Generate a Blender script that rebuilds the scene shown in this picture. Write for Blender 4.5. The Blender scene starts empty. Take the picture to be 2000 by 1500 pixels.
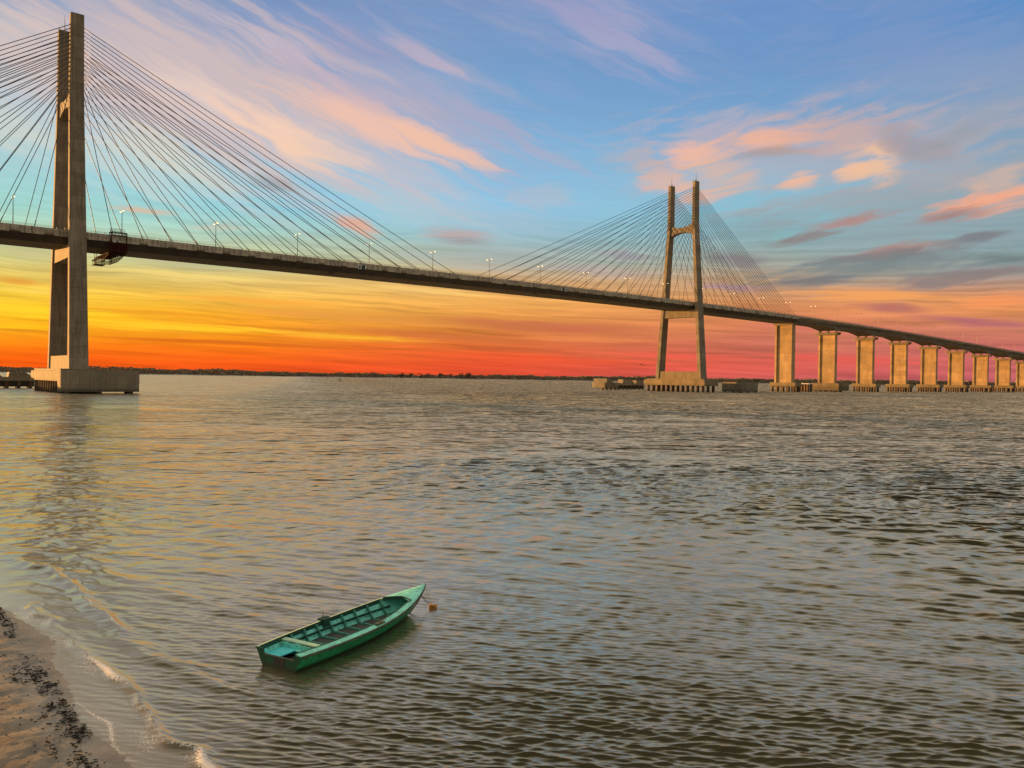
import bpy, bmesh, math, random
import numpy as np
from mathutils import Vector, Matrix

random.seed(7)
rng = np.random.default_rng(7)
scene = bpy.context.scene
COL = scene.collection
R = math.radians

# ------------------------------------------------------------------ helpers
class MB:
    """Collects shapes; build() links them as ONE mesh object."""
    def __init__(s):
        s.v, s.f, s.mi, s.cur = [], [], [], 0
    def quad(s, *ids):
        s.f.append(ids); s.mi.append(s.cur)
    def poly(s, pts):
        b = len(s.v); s.v += [tuple(p) for p in pts]; s.quad(*range(b, b + len(pts)))
    def box(s, x0, x1, y0, y1, z0, z1):
        b = len(s.v)
        s.v += [(x0, y0, z0), (x1, y0, z0), (x1, y1, z0), (x0, y1, z0), (x0, y0, z1), (x1, y0, z1), (x1, y1, z1), (x0, y1, z1)]
        for q in ((0, 3, 2, 1), (4, 5, 6, 7), (0, 1, 5, 4), (1, 2, 6, 5), (2, 3, 7, 6), (3, 0, 4, 7)):
            s.quad(*[b + i for i in q])
    def loft(s, rings, cap=True, closed=True):
        n = len(rings[0]); b = len(s.v)
        for r in rings: s.v += [tuple(p) for p in r]
        for k in range(len(rings) - 1):
            for i in range(n if closed else n - 1):
                j = (i + 1) % n
                s.quad(b + k*n + i, b + k*n + j, b + (k+1)*n + j, b + (k+1)*n + i)
        if cap and closed:
            s.quad(*[b + i for i in reversed(range(n))])
            e = b + (len(rings) - 1) * n
            s.quad(*[e + i for i in range(n)])
    def tube(s, pts, r, n=6, cap=True):
        pts = [Vector(p) for p in pts]; rings = []
        rr = r if isinstance(r, (list, tuple)) else [r] * len(pts)
        for i, p in enumerate(pts):
            t = (pts[min(i+1, len(pts)-1)] - pts[max(i-1, 0)]).normalized()
            up = Vector((0, 0, 1)) if abs(t.z) < .95 else Vector((1, 0, 0))
            a = t.cross(up).normalized(); c = a.cross(t)
            rings.append([p + (a*math.cos(2*math.pi*k/n) + c*math.sin(2*math.pi*k/n)) * rr[i] for k in range(n)])
        s.loft(rings, cap)
    def bar(s, p, q, w, h):
        """rectangular bar from p to q, w wide, h high"""
        p, q = Vector(p), Vector(q); t = (q - p).normalized()
        up = Vector((0, 0, 1)) if abs(t.z) < .95 else Vector((1, 0, 0))
        a = t.cross(up).normalized(); c = a.cross(t)
        o = [a*w/2 + c*h/2, -a*w/2 + c*h/2, -a*w/2 - c*h/2, a*w/2 - c*h/2]
        s.loft([[p + k for k in o], [q + k for k in o]])
    def prism(s, outline, z0, z1):
        s.loft([[(x, y, z0) for x, y in outline], [(x, y, z1) for x, y in outline]])
    def build(s, name, mat, parent=None, smooth=False, fix=True, bevel=0):
        me = bpy.data.meshes.new(name); me.from_pydata(s.v, [], s.f)
        for m in (mat if isinstance(mat, (list, tuple)) else [mat]): me.materials.append(m)
        me.polygons.foreach_set('material_index', s.mi)
        if fix:
            bm = bmesh.new(); bm.from_mesh(me)
            bmesh.ops.recalc_face_normals(bm, faces=bm.faces)
            if bevel: bmesh.ops.bevel(bm, geom=[e for e in bm.edges if e.is_manifold and e.calc_face_angle(0) > .6], offset=bevel, segments=2, affect='EDGES', profile=.6, clamp_overlap=True)
            bm.to_mesh(me); bm.free()
        if smooth: me.shade_smooth()
        o = bpy.data.objects.new(name, me); COL.objects.link(o)
        if parent: o.parent = parent
        return o

def empty(name, parent=None, loc=(0, 0, 0), rz=0):
    o = bpy.data.objects.new(name, None); COL.objects.link(o)
    o.location = loc; o.rotation_euler = (0, 0, rz); o.empty_display_size = .5
    if parent: o.parent = parent
    return o

def tag(o, label=None, cat=None, group=None, kind=None):
    if label: o['label'] = label
    if cat: o['category'] = cat
    if group: o['group'] = group
    if kind: o['kind'] = kind
    return o

def copy_tree(o, parent=None):
    c = o.copy(); COL.objects.link(c)
    if parent: c.parent = parent
    for ch in [k for k in COL.objects if k.parent == o]: copy_tree(ch, c)
    return c

def lin(c):
    return tuple((v/255/12.92 if v/255 <= .04045 else ((v/255 + .055)/1.055)**2.4) for v in c) + (1,)

class NT:
    """thin helper around a node tree"""
    def __init__(s, nt): s.nt = nt; s.n = nt.nodes; s.l = nt.links
    def new(s, typ, **kw):
        n = s.n.new(typ)
        for k, v in kw.items(): setattr(n, k, v)
        return n
    def put(s, sock, val):
        if hasattr(val, 'links'): s.l.new(val, sock)
        elif val is not None: sock.default_value = val
    def math(s, op, a, b=None, c=None, clamp=False):
        n = s.new('ShaderNodeMath', operation=op, use_clamp=clamp)
        for i, v in enumerate((a, b, c)):
            if v is not None: s.put(n.inputs[i], v)
        return n.outputs[0]
    def mix(s, f, a, b, blend='MIX'):
        n = s.new('ShaderNodeMix', data_type='RGBA', blend_type=blend)
        s.put(n.inputs[0], f); s.put(n.inputs[6], a); s.put(n.inputs[7], b)
        return n.outputs[2]
    def noise(s, vec, scale, detail=4, rough=.55, dist=0, out=0, dim='3D'):
        n = s.new('ShaderNodeTexNoise', noise_dimensions=dim)
        s.put(n.inputs['Vector'], vec); n.inputs['Scale'].default_value = scale
        n.inputs['Detail'].default_value = detail; n.inputs['Roughness'].default_value = rough
        n.inputs['Distortion'].default_value = dist
        return n.outputs[out]
    def mapping(s, vec, loc=(0, 0, 0), rot=(0, 0, 0), scale=(1, 1, 1), typ='POINT'):
        n = s.new('ShaderNodeMapping', vector_type=typ)
        s.put(n.inputs[0], vec); n.inputs[1].default_value = loc; n.inputs[2].default_value = rot; n.inputs[3].default_value = scale
        return n.outputs[0]
    def range(s, v, a, b, c=0, d=1, smooth=False):
        n = s.new('ShaderNodeMapRange', interpolation_type='SMOOTHSTEP' if smooth else 'LINEAR')
        s.put(n.inputs[0], v)
        for i, k in enumerate((a, b, c, d)): s.put(n.inputs[1+i], k)
        return n.outputs[0]
    def ramp(s, fac, stops, interp='LINEAR'):
        n = s.new('ShaderNodeValToRGB'); s.put(n.inputs[0], fac)
        cr = n.color_ramp; cr.interpolation = interp
        while len(cr.elements) < len(stops): cr.elements.new(.5)
        for e, (p, c) in zip(cr.elements, stops): e.position = p; e.color = c
        return n.outputs[0]

def material(name):
    m = bpy.data.materials.new(name); m.use_nodes = True
    t = NT(m.node_tree); b = t.n['Principled BSDF']
    return m, t, b

def mottled(name, base, var=.25, scale=3, rough=.7, bump=0, bscale=20, metallic=0, spec=None, dark=None, dscale=6, damt=.5, grime=None):
    """painted or bare surface with uneven tone, optional worn patches"""
    m, t, b = material(name)
    oc = t.new('ShaderNodeTexCoord').outputs['Object']
    n1 = t.noise(oc, scale, 5, .6)
    k = t.range(n1, .3, .7, 1-var, 1+var)
    col = t.mix(1, base + (1,) if len(base) == 3 else base, k, 'MULTIPLY')
    if dark:
        n2 = t.noise(oc, dscale, 6, .65)
        col = t.mix(t.range(n2, .52, .66, 0, damt, True), col, dark + (1,))
    if grime:                                      # scum line just above the water
        sp = t.new('ShaderNodeSeparateXYZ'); t.put(sp.inputs[0], oc)
        zz = t.math('ADD', sp.outputs[2], t.math('MULTIPLY', t.math('SUBTRACT', t.noise(oc, 7, 5, .7), .5), .10))
        col = t.mix(t.range(zz, grime[0], grime[1], .85, 0, True), col, (.030, .040, .018, 1))
        col = t.mix(t.range(t.noise(t.mapping(oc, scale=(14, 14, 2.2)), 1, 5, .7), .60, .70, 0, .5, True), col, (.12, .14, .09, 1))
    t.put(b.inputs['Base Color'], col)
    b.inputs['Roughness'].default_value = rough; b.inputs['Metallic'].default_value = metallic
    if spec is not None: b.inputs['Specular IOR Level'].default_value = spec
    if bump:
        bn = t.new('ShaderNodeBump'); bn.inputs['Strength'].default_value = .6; bn.inputs['Distance'].default_value = bump
        t.put(bn.inputs['Height'], t.noise(oc, bscale, 4)); t.put(b.inputs['Normal'], bn.outputs[0])
    return m

def concrete(name, base, joint=4.0, stain=.6, low_dark=None):
    """cast concrete: lift joints, vertical run-off streaks, blotches"""
    m, t, b = material(name)
    oc0 = t.new('ShaderNodeTexCoord').outputs['Object']
    rnd = t.new('ShaderNodeObjectInfo').outputs['Random']              # every casting weathers in its own way
    cb = t.new('ShaderNodeCombineXYZ'); t.put(cb.inputs[0], t.math('MULTIPLY', rnd, 83)); t.put(cb.inputs[1], t.math('MULTIPLY', rnd, 57)); t.put(cb.inputs[2], t.math('MULTIPLY', rnd, 21))
    va = t.new('ShaderNodeVectorMath', operation='ADD'); t.put(va.inputs[0], oc0); t.put(va.inputs[1], cb.outputs[0])
    oc = va.outputs[0]
    big = t.range(t.noise(oc, .16, 5, .6), .3, .7, .74, 1.22)
    fine = t.range(t.noise(oc, 1.7, 5, .7), .3, .7, .86, 1.12)
    st = t.noise(t.mapping(oc, scale=(1.3, 1.3, .05)), 1, 4, .65)
    streak = t.range(st, .42, .68, 1, 1 - .62*stain, True)
    sep = t.new('ShaderNodeSeparateXYZ'); t.put(sep.inputs[0], oc0)
    fr = t.math('FRACT', t.math('DIVIDE', sep.outputs[2], joint))
    jd = t.math('LESS_THAN', fr, .028)
    wn = t.new('ShaderNodeTexWhiteNoise', noise_dimensions='1D'); t.put(wn.inputs['W'], t.math('ADD', t.math('MULTIPLY', rnd, 9.7), t.math('FLOOR', t.math('DIVIDE', sep.outputs[2], joint))))
    liftv = t.range(wn.outputs[0], 0, 1, .82, 1.1)
    k = t.math('MULTIPLY', t.math('MULTIPLY', big, fine), t.math('MULTIPLY', streak, t.math('MULTIPLY', liftv, t.math('SUBTRACT', 1, t.math('MULTIPLY', jd, .38)))))
    tint = t.mix(t.range(t.noise(oc, .35, 4), .4, .65, 0, .5, True), base + (1,), (base[0]*.92, base[1]*.98, base[2]*.86, 1))
    col = t.mix(1, tint, k, 'MULTIPLY')
    if low_dark:                                   # tide-stained, mossy foot
        z0, z1 = low_dark
        edge = t.math('ADD', sep.outputs[2], t.math('MULTIPLY', t.math('SUBTRACT', t.noise(oc, .6, 4), .5), 1.6))
        col = t.mix(t.range(edge, z0, z1, .62, 0, True), col, (.07, .065, .04, 1))
    t.put(b.inputs['Base Color'], col); b.inputs['Roughness'].default_value = .85
    bn = t.new('ShaderNodeBump'); bn.inputs['Strength'].default_value = .4; bn.inputs['Distance'].default_value = .05
    t.put(bn.inputs['Height'], t.noise(oc, 3, 5, .7)); t.put(b.inputs['Normal'], bn.outputs[0])
    return m

def emitter(name, col, strength):
    m, t, b = material(name)
    b.inputs['Base Color'].default_value = (.8, .8, .75, 1)
    b.inputs['Emission Color'].default_value = col + (1,); b.inputs['Emission Strength'].default_value = strength
    return m

# ------------------------------------------------------------------ camera (7.3 m above the river)
CAM_H, FPX = 7.308, 1587.5
cam = bpy.data.cameras.new('camera'); cam.sensor_width = 36; cam.lens = FPX/2000*36
cam.clip_start = .1; cam.clip_end = 60000
camo = bpy.data.objects.new('camera', cam); COL.objects.link(camo)
PITCH, ROLL = math.atan(12.44/FPX), .0147
camo.matrix_world = Matrix.Translation((0, 0, CAM_H)) @ Matrix.Rotation(math.pi/2 - PITCH, 4, 'X') @ Matrix.Rotation(ROLL, 4, 'Z')
scene.camera = camo

# ------------------------------------------------------------------ sky and sun
SUN_E, SKY_STRENGTH, EXPO, WAVE, RIPPLE, DENOISE = 5.0, 0.5, 1.0, 1.0, 1.0, True
GLOSS_COL, WROUGH = (.985, .955, .76, 1), .29
CHOP = (1.5, 6.5, 14.0, 6)
REFL = [(0, .02), (1, .88), (.42, .04), (.56, .22), (.70, .54), (.84, .72)]
SLOPES = {"L": .012, "M": .020, "S": .066, "X": .056, "Y": .0}
SKY_COLUMNS = [
 (-32.22,[(0.00,(235,80,15)),(0.76,(255,95,8)),(1.53,(255,120,8)),(2.44,(255,160,15)),(3.35,(255,195,20)),(4.57,(250,205,55)),(5.78,(225,195,95)),(6.98,(205,205,140)),(8.48,(185,215,185)),(9.96,(160,215,205)),(12.01,(160,205,210)),(14.89,(186,204,213)),(18.24,(194,190,194)),(21.46,(152,165,192))]),
 (-17.49,[(0.00,(235,75,25)),(0.86,(250,90,25)),(1.72,(250,110,20)),(2.75,(250,150,25)),(3.78,(245,165,40)),(5.15,(245,190,80)),(6.51,(225,195,115)),(7.86,(195,195,145)),(9.54,(165,205,195)),(11.20,(145,205,220)),(13.50,(160,200,220)),(16.70,(190,190,204)),(20.40,(152,165,197)),(23.93,(118,145,190))]),
 (-0.01,[(0.00,(222,76,52)),(0.90,(236,85,52)),(1.80,(225,100,55)),(2.88,(215,115,60)),(3.96,(230,145,70)),(5.40,(240,170,85)),(6.82,(215,170,120)),(8.24,(175,180,165)),(10.00,(150,190,205)),(11.74,(145,195,225)),(14.14,(135,185,220)),(17.48,(124,169,210)),(21.33,(114,155,200)),(24.99,(123,150,195))]),
 (17.48,[(0.00,(205,95,92)),(0.86,(225,95,82)),(1.72,(212,104,88)),(2.75,(208,114,94)),(3.78,(220,130,90)),(5.15,(220,145,95)),(6.51,(195,155,120)),(7.87,(160,165,155)),(9.56,(135,175,180)),(11.22,(135,190,205)),(13.53,(140,185,210)),(16.74,(119,164,205)),(20.46,(109,150,199)),(24.01,(105,145,199))]),
 (32.21,[(0.00,(185,95,108)),(0.76,(196,98,105)),(1.53,(203,104,104)),(2.44,(202,112,100)),(3.36,(205,125,100)),(4.57,(235,150,90)),(5.79,(200,145,115)),(6.99,(140,150,150)),(8.50,(130,160,165)),(9.99,(140,165,175)),(12.05,(145,165,180)),(14.95,(133,160,187)),(18.33,(128,155,191)),(21.58,(90,140,198))]),
]
CLOUDS = [
 (27.96,15.55,3.5,8.75,2.13,(162,164,173),0.50,"C"),
 (23.63,11.83,4.1,11.27,1.45,(158,164,170),0.45,"C"),
 (-7.46,17.98,-17.7,16.04,4.68,(180,171,191),0.60,"A"),
 (6.11,23.07,-12.0,12.48,2.76,(161,163,194),0.38,"A"),
 (26.48,19.53,-16.0,10.61,3.69,(151,159,194),0.28,"C"),
 (19.22,14.85,-1.3,15.26,3.87,(187,173,180),0.50,"C"),
 (26.61,10.19,2.3,11.89,4.43,(151,160,167),0.50,"C"),
 (-23.98,12.88,-2.1,12.71,2.23,(205,217,208),0.50,"A"),
 (-8.07,11.78,-7.5,10.61,2.08,(186,200,207),0.45,"A"),
 (-20.02,18.01,-15.1,18.64,6.74,(209,187,185),0.85,"A"),
 (-30.88,18.36,-5.1,6.03,3.20,(214,195,189),0.60,"A"),
 (-31.88,14.20,-1.9,4.43,2.06,(211,210,196),0.50,"A"),
 (-20.96,17.43,-18.4,6.11,1.77,(236,208,194),0.65,"A"),
 (-24.00,14.12,-14.3,6.83,1.60,(224,215,192),0.55,"A"),
 (-15.39,15.81,-17.9,6.91,1.67,(244,205,182),0.95,"A"),
 (-13.34,14.83,-11.6,4.07,0.94,(247,205,173),0.80,"A"),
 (-9.56,16.89,-16.6,10.02,1.34,(242,193,171),0.85,"A"),
 (-5.64,15.76,-18.7,5.29,1.02,(241,191,163),0.60,"A"),
 (-17.14,21.23,-16.2,7.00,0.83,(204,186,195),0.60,"A"),
 (-13.08,19.66,-17.8,7.65,1.31,(189,171,189),0.50,"A"),
 (-6.62,21.20,-22.6,4.13,0.59,(195,179,195),0.75,"A"),
 (-7.39,13.68,-12.1,9.18,2.06,(192,190,202),0.50,"A"),
 (-4.60,17.62,-16.6,7.08,1.34,(166,166,193),0.40,"A"),
 (-11.04,21.84,-13.7,6.80,1.28,(141,146,187),0.40,"A"),
 (-10.44,10.37,-19.4,2.43,0.63,(228,169,143),0.90,"A"),
 (-16.35,12.73,-5.7,2.66,0.67,(150,142,145),0.55,"A"),
 (-14.32,11.44,-11.5,4.39,0.85,(190,190,199),0.40,"B"),
 (-4.11,9.73,-4.5,3.23,0.70,(190,164,161),0.80,"B"),
 (-3.75,9.32,-2.6,2.88,0.35,(150,145,150),0.60,"B"),
 (-0.17,10.96,-3.2,7.22,1.40,(171,185,199),0.40,"B"),
 (2.69,12.55,-2.8,3.24,0.86,(190,185,190),0.40,"C"),
 (-24.78,10.37,-2.0,2.40,0.35,(219,180,151),0.70,"B"),
 (-19.89,9.72,-1.0,2.09,0.43,(199,190,167),0.55,"B"),
 (-1.93,8.30,-2.0,8.66,0.99,(161,172,177),0.50,"B"),
 (-30.73,7.21,-0.6,3.51,0.55,(193,177,124),0.60,"B"),
 (-20.18,7.05,-0.9,6.41,0.67,(174,174,142),0.50,"B"),
 (6.47,22.61,-29.6,6.64,2.22,(173,169,198),0.65,"A"),
 (3.94,24.32,-22.1,6.00,1.55,(151,153,193),0.50,"A"),
 (1.86,19.69,-18.0,3.58,0.98,(142,161,202),0.30,"A"),
 (14.57,16.43,0.3,6.02,1.63,(194,176,185),0.50,"C"),
 (12.38,15.24,-4.5,3.26,1.12,(241,184,163),0.95,"C"),
 (13.93,14.02,-21.8,3.26,1.96,(225,181,158),0.75,"C"),
 (11.19,13.56,-11.5,3.30,1.21,(236,181,153),0.65,"C"),
 (8.72,14.86,-6.3,3.87,1.00,(189,173,175),0.50,"C"),
 (17.58,15.92,5.6,4.01,0.91,(236,179,153),0.95,"C"),
 (17.26,15.05,6.0,2.90,0.39,(174,151,146),0.70,"C"),
 (21.73,16.21,-9.4,4.68,1.70,(203,171,166),0.80,"C"),
 (23.30,13.90,-2.0,2.55,1.52,(235,190,158),0.95,"C"),
 (21.77,13.55,27.1,1.19,0.98,(241,190,154),0.70,"C"),
 (18.79,13.11,22.1,1.31,0.90,(236,183,155),0.95,"C"),
 (25.97,14.72,-27.8,3.95,1.06,(158,152,162),0.75,"C"),
 (28.80,15.15,9.1,2.40,0.61,(151,155,164),0.50,"C"),
 (27.99,13.15,-0.6,4.42,1.23,(175,170,175),0.45,"C"),
 (30.22,11.12,11.5,3.92,1.04,(238,169,139),1.00,"C"),
 (28.31,10.25,8.8,2.72,0.53,(163,126,121),0.85,"C"),
 (31.00,12.23,9.6,2.56,0.79,(213,180,162),0.60,"C"),
 (22.12,10.32,7.2,3.79,0.39,(176,136,131),0.90,"C"),
 (18.65,9.47,3.8,3.51,0.40,(139,125,123),0.85,"C"),
 (25.47,8.31,4.5,3.75,0.52,(170,136,129),0.90,"C"),
 (24.29,7.95,3.7,5.31,0.46,(118,120,125),0.70,"C"),
 (29.71,8.80,6.1,2.66,0.37,(122,122,128),0.85,"C"),
 (16.67,10.41,3.7,5.23,1.01,(141,160,169),0.50,"C"),
 (23.69,7.32,3.0,8.94,0.72,(116,128,131),0.75,"C"),
 (28.08,6.44,3.1,6.63,0.54,(137,120,119),0.80,"C"),
 (19.97,6.62,1.6,4.09,0.50,(112,114,120),0.80,"C"),
 (31.06,7.58,1.0,3.12,0.43,(106,122,122),0.80,"C"),
 (7.40,8.72,-4.4,2.48,0.46,(160,151,160),0.70,"C"),
 (6.35,7.50,-4.1,4.27,0.50,(179,161,161),0.50,"B"),
 (15.71,8.08,-5.6,2.66,0.61,(138,128,134),0.75,"C"),
 (15.06,6.38,-4.0,3.68,0.41,(160,130,150),0.70,"B"),
 (24.92,5.50,-3.9,7.64,0.52,(250,165,88),0.75,"B"),
 (30.83,4.99,1.4,3.41,0.49,(250,150,90),0.70,"B"),
 (24.93,4.75,-4.6,2.65,0.36,(180,108,100),0.85,"B"),
 (29.50,3.82,-4.7,4.06,0.34,(172,95,112),0.80,"B"),
 (20.65,3.59,-2.6,6.26,0.47,(210,110,100),0.40,"B"),
 (21.31,1.57,-1.9,7.75,0.47,(240,85,75),0.50,"B"),
 (12.40,1.68,-1.6,6.84,0.35,(245,90,75),0.50,"B"),
 (-0.06,3.66,-3.2,10.10,0.50,(195,105,68),0.75,"B"),
 (-5.45,2.88,-2.9,8.96,0.36,(200,105,58),0.65,"B"),
 (5.34,3.58,-2.5,6.78,0.50,(198,102,78),0.55,"B"),
 (-10.77,3.97,-2.5,10.50,0.39,(222,145,65),0.60,"B"),
 (5.35,2.86,-1.5,7.13,0.32,(235,140,80),0.55,"B"),
 (-3.69,5.25,-0.9,9.00,0.50,(250,180,90),0.50,"B"),
 (-8.69,6.01,-1.3,9.21,0.32,(252,205,115),0.60,"B"),
 (-12.48,2.73,-2.7,8.31,0.28,(255,190,50),0.75,"B"),
 (-22.31,2.94,-1.2,8.11,0.37,(255,205,40),0.80,"B"),
 (-30.15,3.68,-0.4,5.19,0.56,(255,210,35),0.85,"B"),
 (-31.47,2.56,0.2,3.99,0.40,(255,200,20),0.70,"B"),
 (-30.67,2.41,0.1,3.52,0.12,(215,120,18),0.80,"B"),
 (-22.92,2.12,-1.5,7.43,0.17,(212,100,12),0.80,"B"),
 (-16.86,2.02,-1.7,8.67,0.17,(205,95,25),0.70,"B"),
 (-23.85,3.80,-1.8,7.32,0.23,(255,160,30),0.60,"B"),
 (-18.21,4.85,-0.7,6.57,0.27,(250,165,55),0.60,"B"),
 (-31.24,5.49,-0.4,2.40,0.28,(225,145,48),0.75,"B"),
 (-22.36,6.18,0.1,6.24,0.46,(245,213,121),0.70,"B"),
 (-30.70,4.88,0.3,4.06,0.25,(255,215,90),0.70,"B"),
 (1.78,1.38,-2.2,10.80,0.36,(250,85,45),0.50,"B")]


SUN_AZ, SUN_EL = R(-60), R(3.5)            # bearing from straight ahead, left is negative
sun = bpy.data.lights.new('sun', 'SUN'); sun.energy = SUN_E; sun.color = (1, .47, .13); sun.angle = R(.6)
suno = bpy.data.objects.new('sun', sun); COL.objects.link(suno)
sd = Vector((math.sin(SUN_AZ)*math.cos(SUN_EL), math.cos(SUN_AZ)*math.cos(SUN_EL), math.sin(SUN_EL)))
suno.rotation_euler = (-sd).to_track_quat('-Z', 'Y').to_euler(); suno.location = (-60, -10, 60)

def build_sky():
    w = bpy.data.worlds.new('World'); scene.world = w; w.use_nodes = True
    t = NT(w.node_tree); bg = t.n['Background']
    d = t.new('ShaderNodeTexCoord').outputs['Generated']
    sp = t.new('ShaderNodeSeparateXYZ'); t.put(sp.inputs[0], d)
    az = t.math('MULTIPLY', t.math('ARCTAN2', sp.outputs[0], sp.outputs[1]), 180/math.pi)
    el = t.math('MULTIPLY', t.math('ARCSINE', sp.outputs[2]), 180/math.pi)
    cb = t.new('ShaderNodeCombineXYZ'); t.put(cb.inputs[0], az); t.put(cb.inputs[1], el)
    P = cb.outputs[0]
    # air: gradient by height, different for each bearing
    elp = t.math('ADD', el, t.math('MULTIPLY', t.math('SUBTRACT', t.noise(t.mapping(P, scale=(.05, .35, 1)), 1, 4), .5), 1.6))
    fac = t.math('DIVIDE', t.math('MAXIMUM', elp, 0), 90)
    def column(st):
        return t.ramp(fac, [(e/90, lin(c)) for e, c in st] + [(.34, lin((192, 180, 172))), (.45, lin((228, 214, 192))), (.65, lin((225, 212, 192))), (1, lin((205, 194, 178)))])  # last warm stops are an added overhead sky, unseen, that tans the reflections
    cols = [(a, column(s)) for a, s in SKY_COLUMNS]
    col = cols[0][1]
    for (a0, _), (a1, c1) in zip(cols, cols[1:]):
        col = t.mix(t.range(az, a0, a1), col, c1)
    # unseen warm haze and cloud tones overhead, added to tan water reflections, and the dusk side behind the camera
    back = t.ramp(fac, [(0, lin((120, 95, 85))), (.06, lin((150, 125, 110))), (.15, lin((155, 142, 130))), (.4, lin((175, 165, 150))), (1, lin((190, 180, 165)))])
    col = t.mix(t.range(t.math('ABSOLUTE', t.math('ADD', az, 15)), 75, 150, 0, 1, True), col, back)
    warp = t.new('ShaderNodeVectorMath', operation='MULTIPLY_ADD')
    wv = t.new('ShaderNodeVectorMath', operation='SUBTRACT')
    t.put(wv.inputs[0], t.noise(t.mapping(P, scale=(.11, .25, 1)), 1, 3, .6, out=1)); wv.inputs[1].default_value = (.5, .5, .5)
    t.put(warp.inputs[0], wv.outputs[0]); ws = t.new('ShaderNodeCombineXYZ'); t.put(ws.inputs[0], 4); t.put(ws.inputs[1], t.range(el, 2, 12, .3, 1.5)); t.put(warp.inputs[1], ws.outputs[0]); t.put(warp.inputs[2], P)
    Q = warp.outputs[0]
    def grp(rot, along, across, det, dist):
        return t.noise(t.mapping(Q, rot=(0, 0, R(rot)), scale=(along, across, 1), typ='TEXTURE'), 1, det, .62, dist)
    N = {'A': grp(-22, 11, .95, 6, .12), 'B': grp(-2, 10, .36, 8, .15), 'C': grp(9, 4.6, .8, 8, .35)}
    NC = {k: t.range(v, .3, .7) for k, v in N.items()}
    streak = t.range(N['B'], .3, .7, .70, 1.22)
    col = t.mix(t.range(el, 6.5, 12, 1, .12, True), col, t.mix(1, col, streak, 'MULTIPLY'))
    col = t.mix(t.range(t.math('MULTIPLY', t.range(N['A'], .5, .75, 0, 1, True), t.range(el, 22, 30, 0, 1)), 0, 1, 0, .55), col, lin((205, 185, 185)))
    for a, e, rot, L, W, c, op, g in CLOUDS:
        kL, kW, k0 = {'A': (1.15, 1.3, -.76), 'B': (1.2, 1.3, -.74), 'C': (1.3, 1.35, -.74)}[g]
        m = t.mapping(Q, (a, e, 0), (0, 0, R(rot)), (L*kL, W*kW, 1), 'TEXTURE')
        gr = t.new('ShaderNodeTexGradient', gradient_type='SPHERICAL'); t.put(gr.inputs[0], m)
        dens = t.math('MULTIPLY_ADD', NC[g], .95, t.math('MULTIPLY_ADD', gr.outputs[1], 1.2, k0))
        col = t.mix(t.math('MULTIPLY', t.range(gr.outputs[1], 0, .3, 0, 1, True), t.range(dens, -.08, .80, 0, op, True)), col, lin(c))
    sky = t.new('ShaderNodeTexSky', sky_type='NISHITA'); sky.sun_disc = False
    sky.sun_elevation = SUN_EL; sky.sun_rotation = SUN_AZ; sky.altitude = 10
    col = t.mix(1, col, t.mix(1, sky.outputs[0], (.006, .006, .006, 1), 'MULTIPLY'), 'ADD')
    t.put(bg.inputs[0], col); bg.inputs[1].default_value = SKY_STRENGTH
    w.cycles.sampling_method = 'MANUAL'; w.cycles.sample_map_resolution = 512
build_sky()
scene.view_settings.view_transform = 'Standard'; scene.view_settings.look = 'None'
scene.view_settings.exposure = EXPO; scene.view_settings.gamma = 1; scene.view_settings.use_curve_mapping = False

# ------------------------------------------------------------------ materials
M_CON = concrete('pylon_concrete', (.265, .225, .162), 4.0, .55)
M_PIER = concrete('pier_concrete', (.50, .345, .175), 4.6, .3)
M_CAP = concrete('cap_concrete', (.29, .23, .135), 50, .45, (3.2, 5.6))
M_FENDER = concrete('fender_concrete', (.28, .245, .17), 50, .4, (.2, 3.0))
M_DECK = concrete('deck_concrete', (.45, .41, .32), 50, 1.0)
M_APPR = concrete('approach_concrete', (.30, .28, .24), 50, .9)
M_PILE = concrete('pile_concrete', (.20, .12, .075), 50, 1.0, (.3, 2.4))
M_SOFFIT = mottled('shaded_soffit', (.075, .07, .06), .3, .3, .8)  # concrete underside with its shade painted into a dark base colour
M_ROAD = mottled('asphalt', (.05, .05, .05), .2, .5, .9)
M_RAIL = mottled('rail_steel', (.22, .24, .22), .15, 1, .5, metallic=.4)
M_CABLE = mottled('cable_sheath', (.055, .05, .042), .2, .5, .55)
M_POLE = mottled('pole_steel', (.16, .16, .15), .15, 1, .5, metallic=.5)
M_LAMPON = emitter('lit_lamp', (1, .76, .38), 1.7)
M_LAMPOFF = mottled('lamp_glass', (.45, .45, .42), .1, 3, .3)
M_RED = mottled('red_oxide_steel', (.045, .013, .012), .3, 1.2, .9, spec=.08)
M_WHITE = mottled('white_paint', (.78, .78, .76), .06, 2, .5)
M_GREEN_SIGN = mottled('dark_green_paint', (.01, .055, .045), .2, 2, .5)
M_DARK = mottled('dark_steel', (.03, .03, .03), .3, 2, .6)

# ------------------------------------------------------------------ the bridge (x along the road, y to its far side, z up)
BR = empty('cable_stayed_bridge', None, (-160.53, 292.49, 0), math.atan2(.64429, .76478))
tag(BR, 'long concrete cable-stayed bridge with two tall H-shaped pylons crossing the river', 'bridge')
SPAN, SIDE, PIT = 350.0, 120.9, 60.87
PC = [2.34430738, -8.60283141, 3.21728204, 1.06013068, 56.2878827]
def ztop(t):                                        # top of the parapet along the road
    return float(np.polyval(PC, t/500))
def world(p):                                       # bridge coordinates to world
    return Vector((-160.53 + .76478*p[0] - .64429*p[1], 292.49 + .64429*p[0] + .76478*p[1], p[2]))

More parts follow.
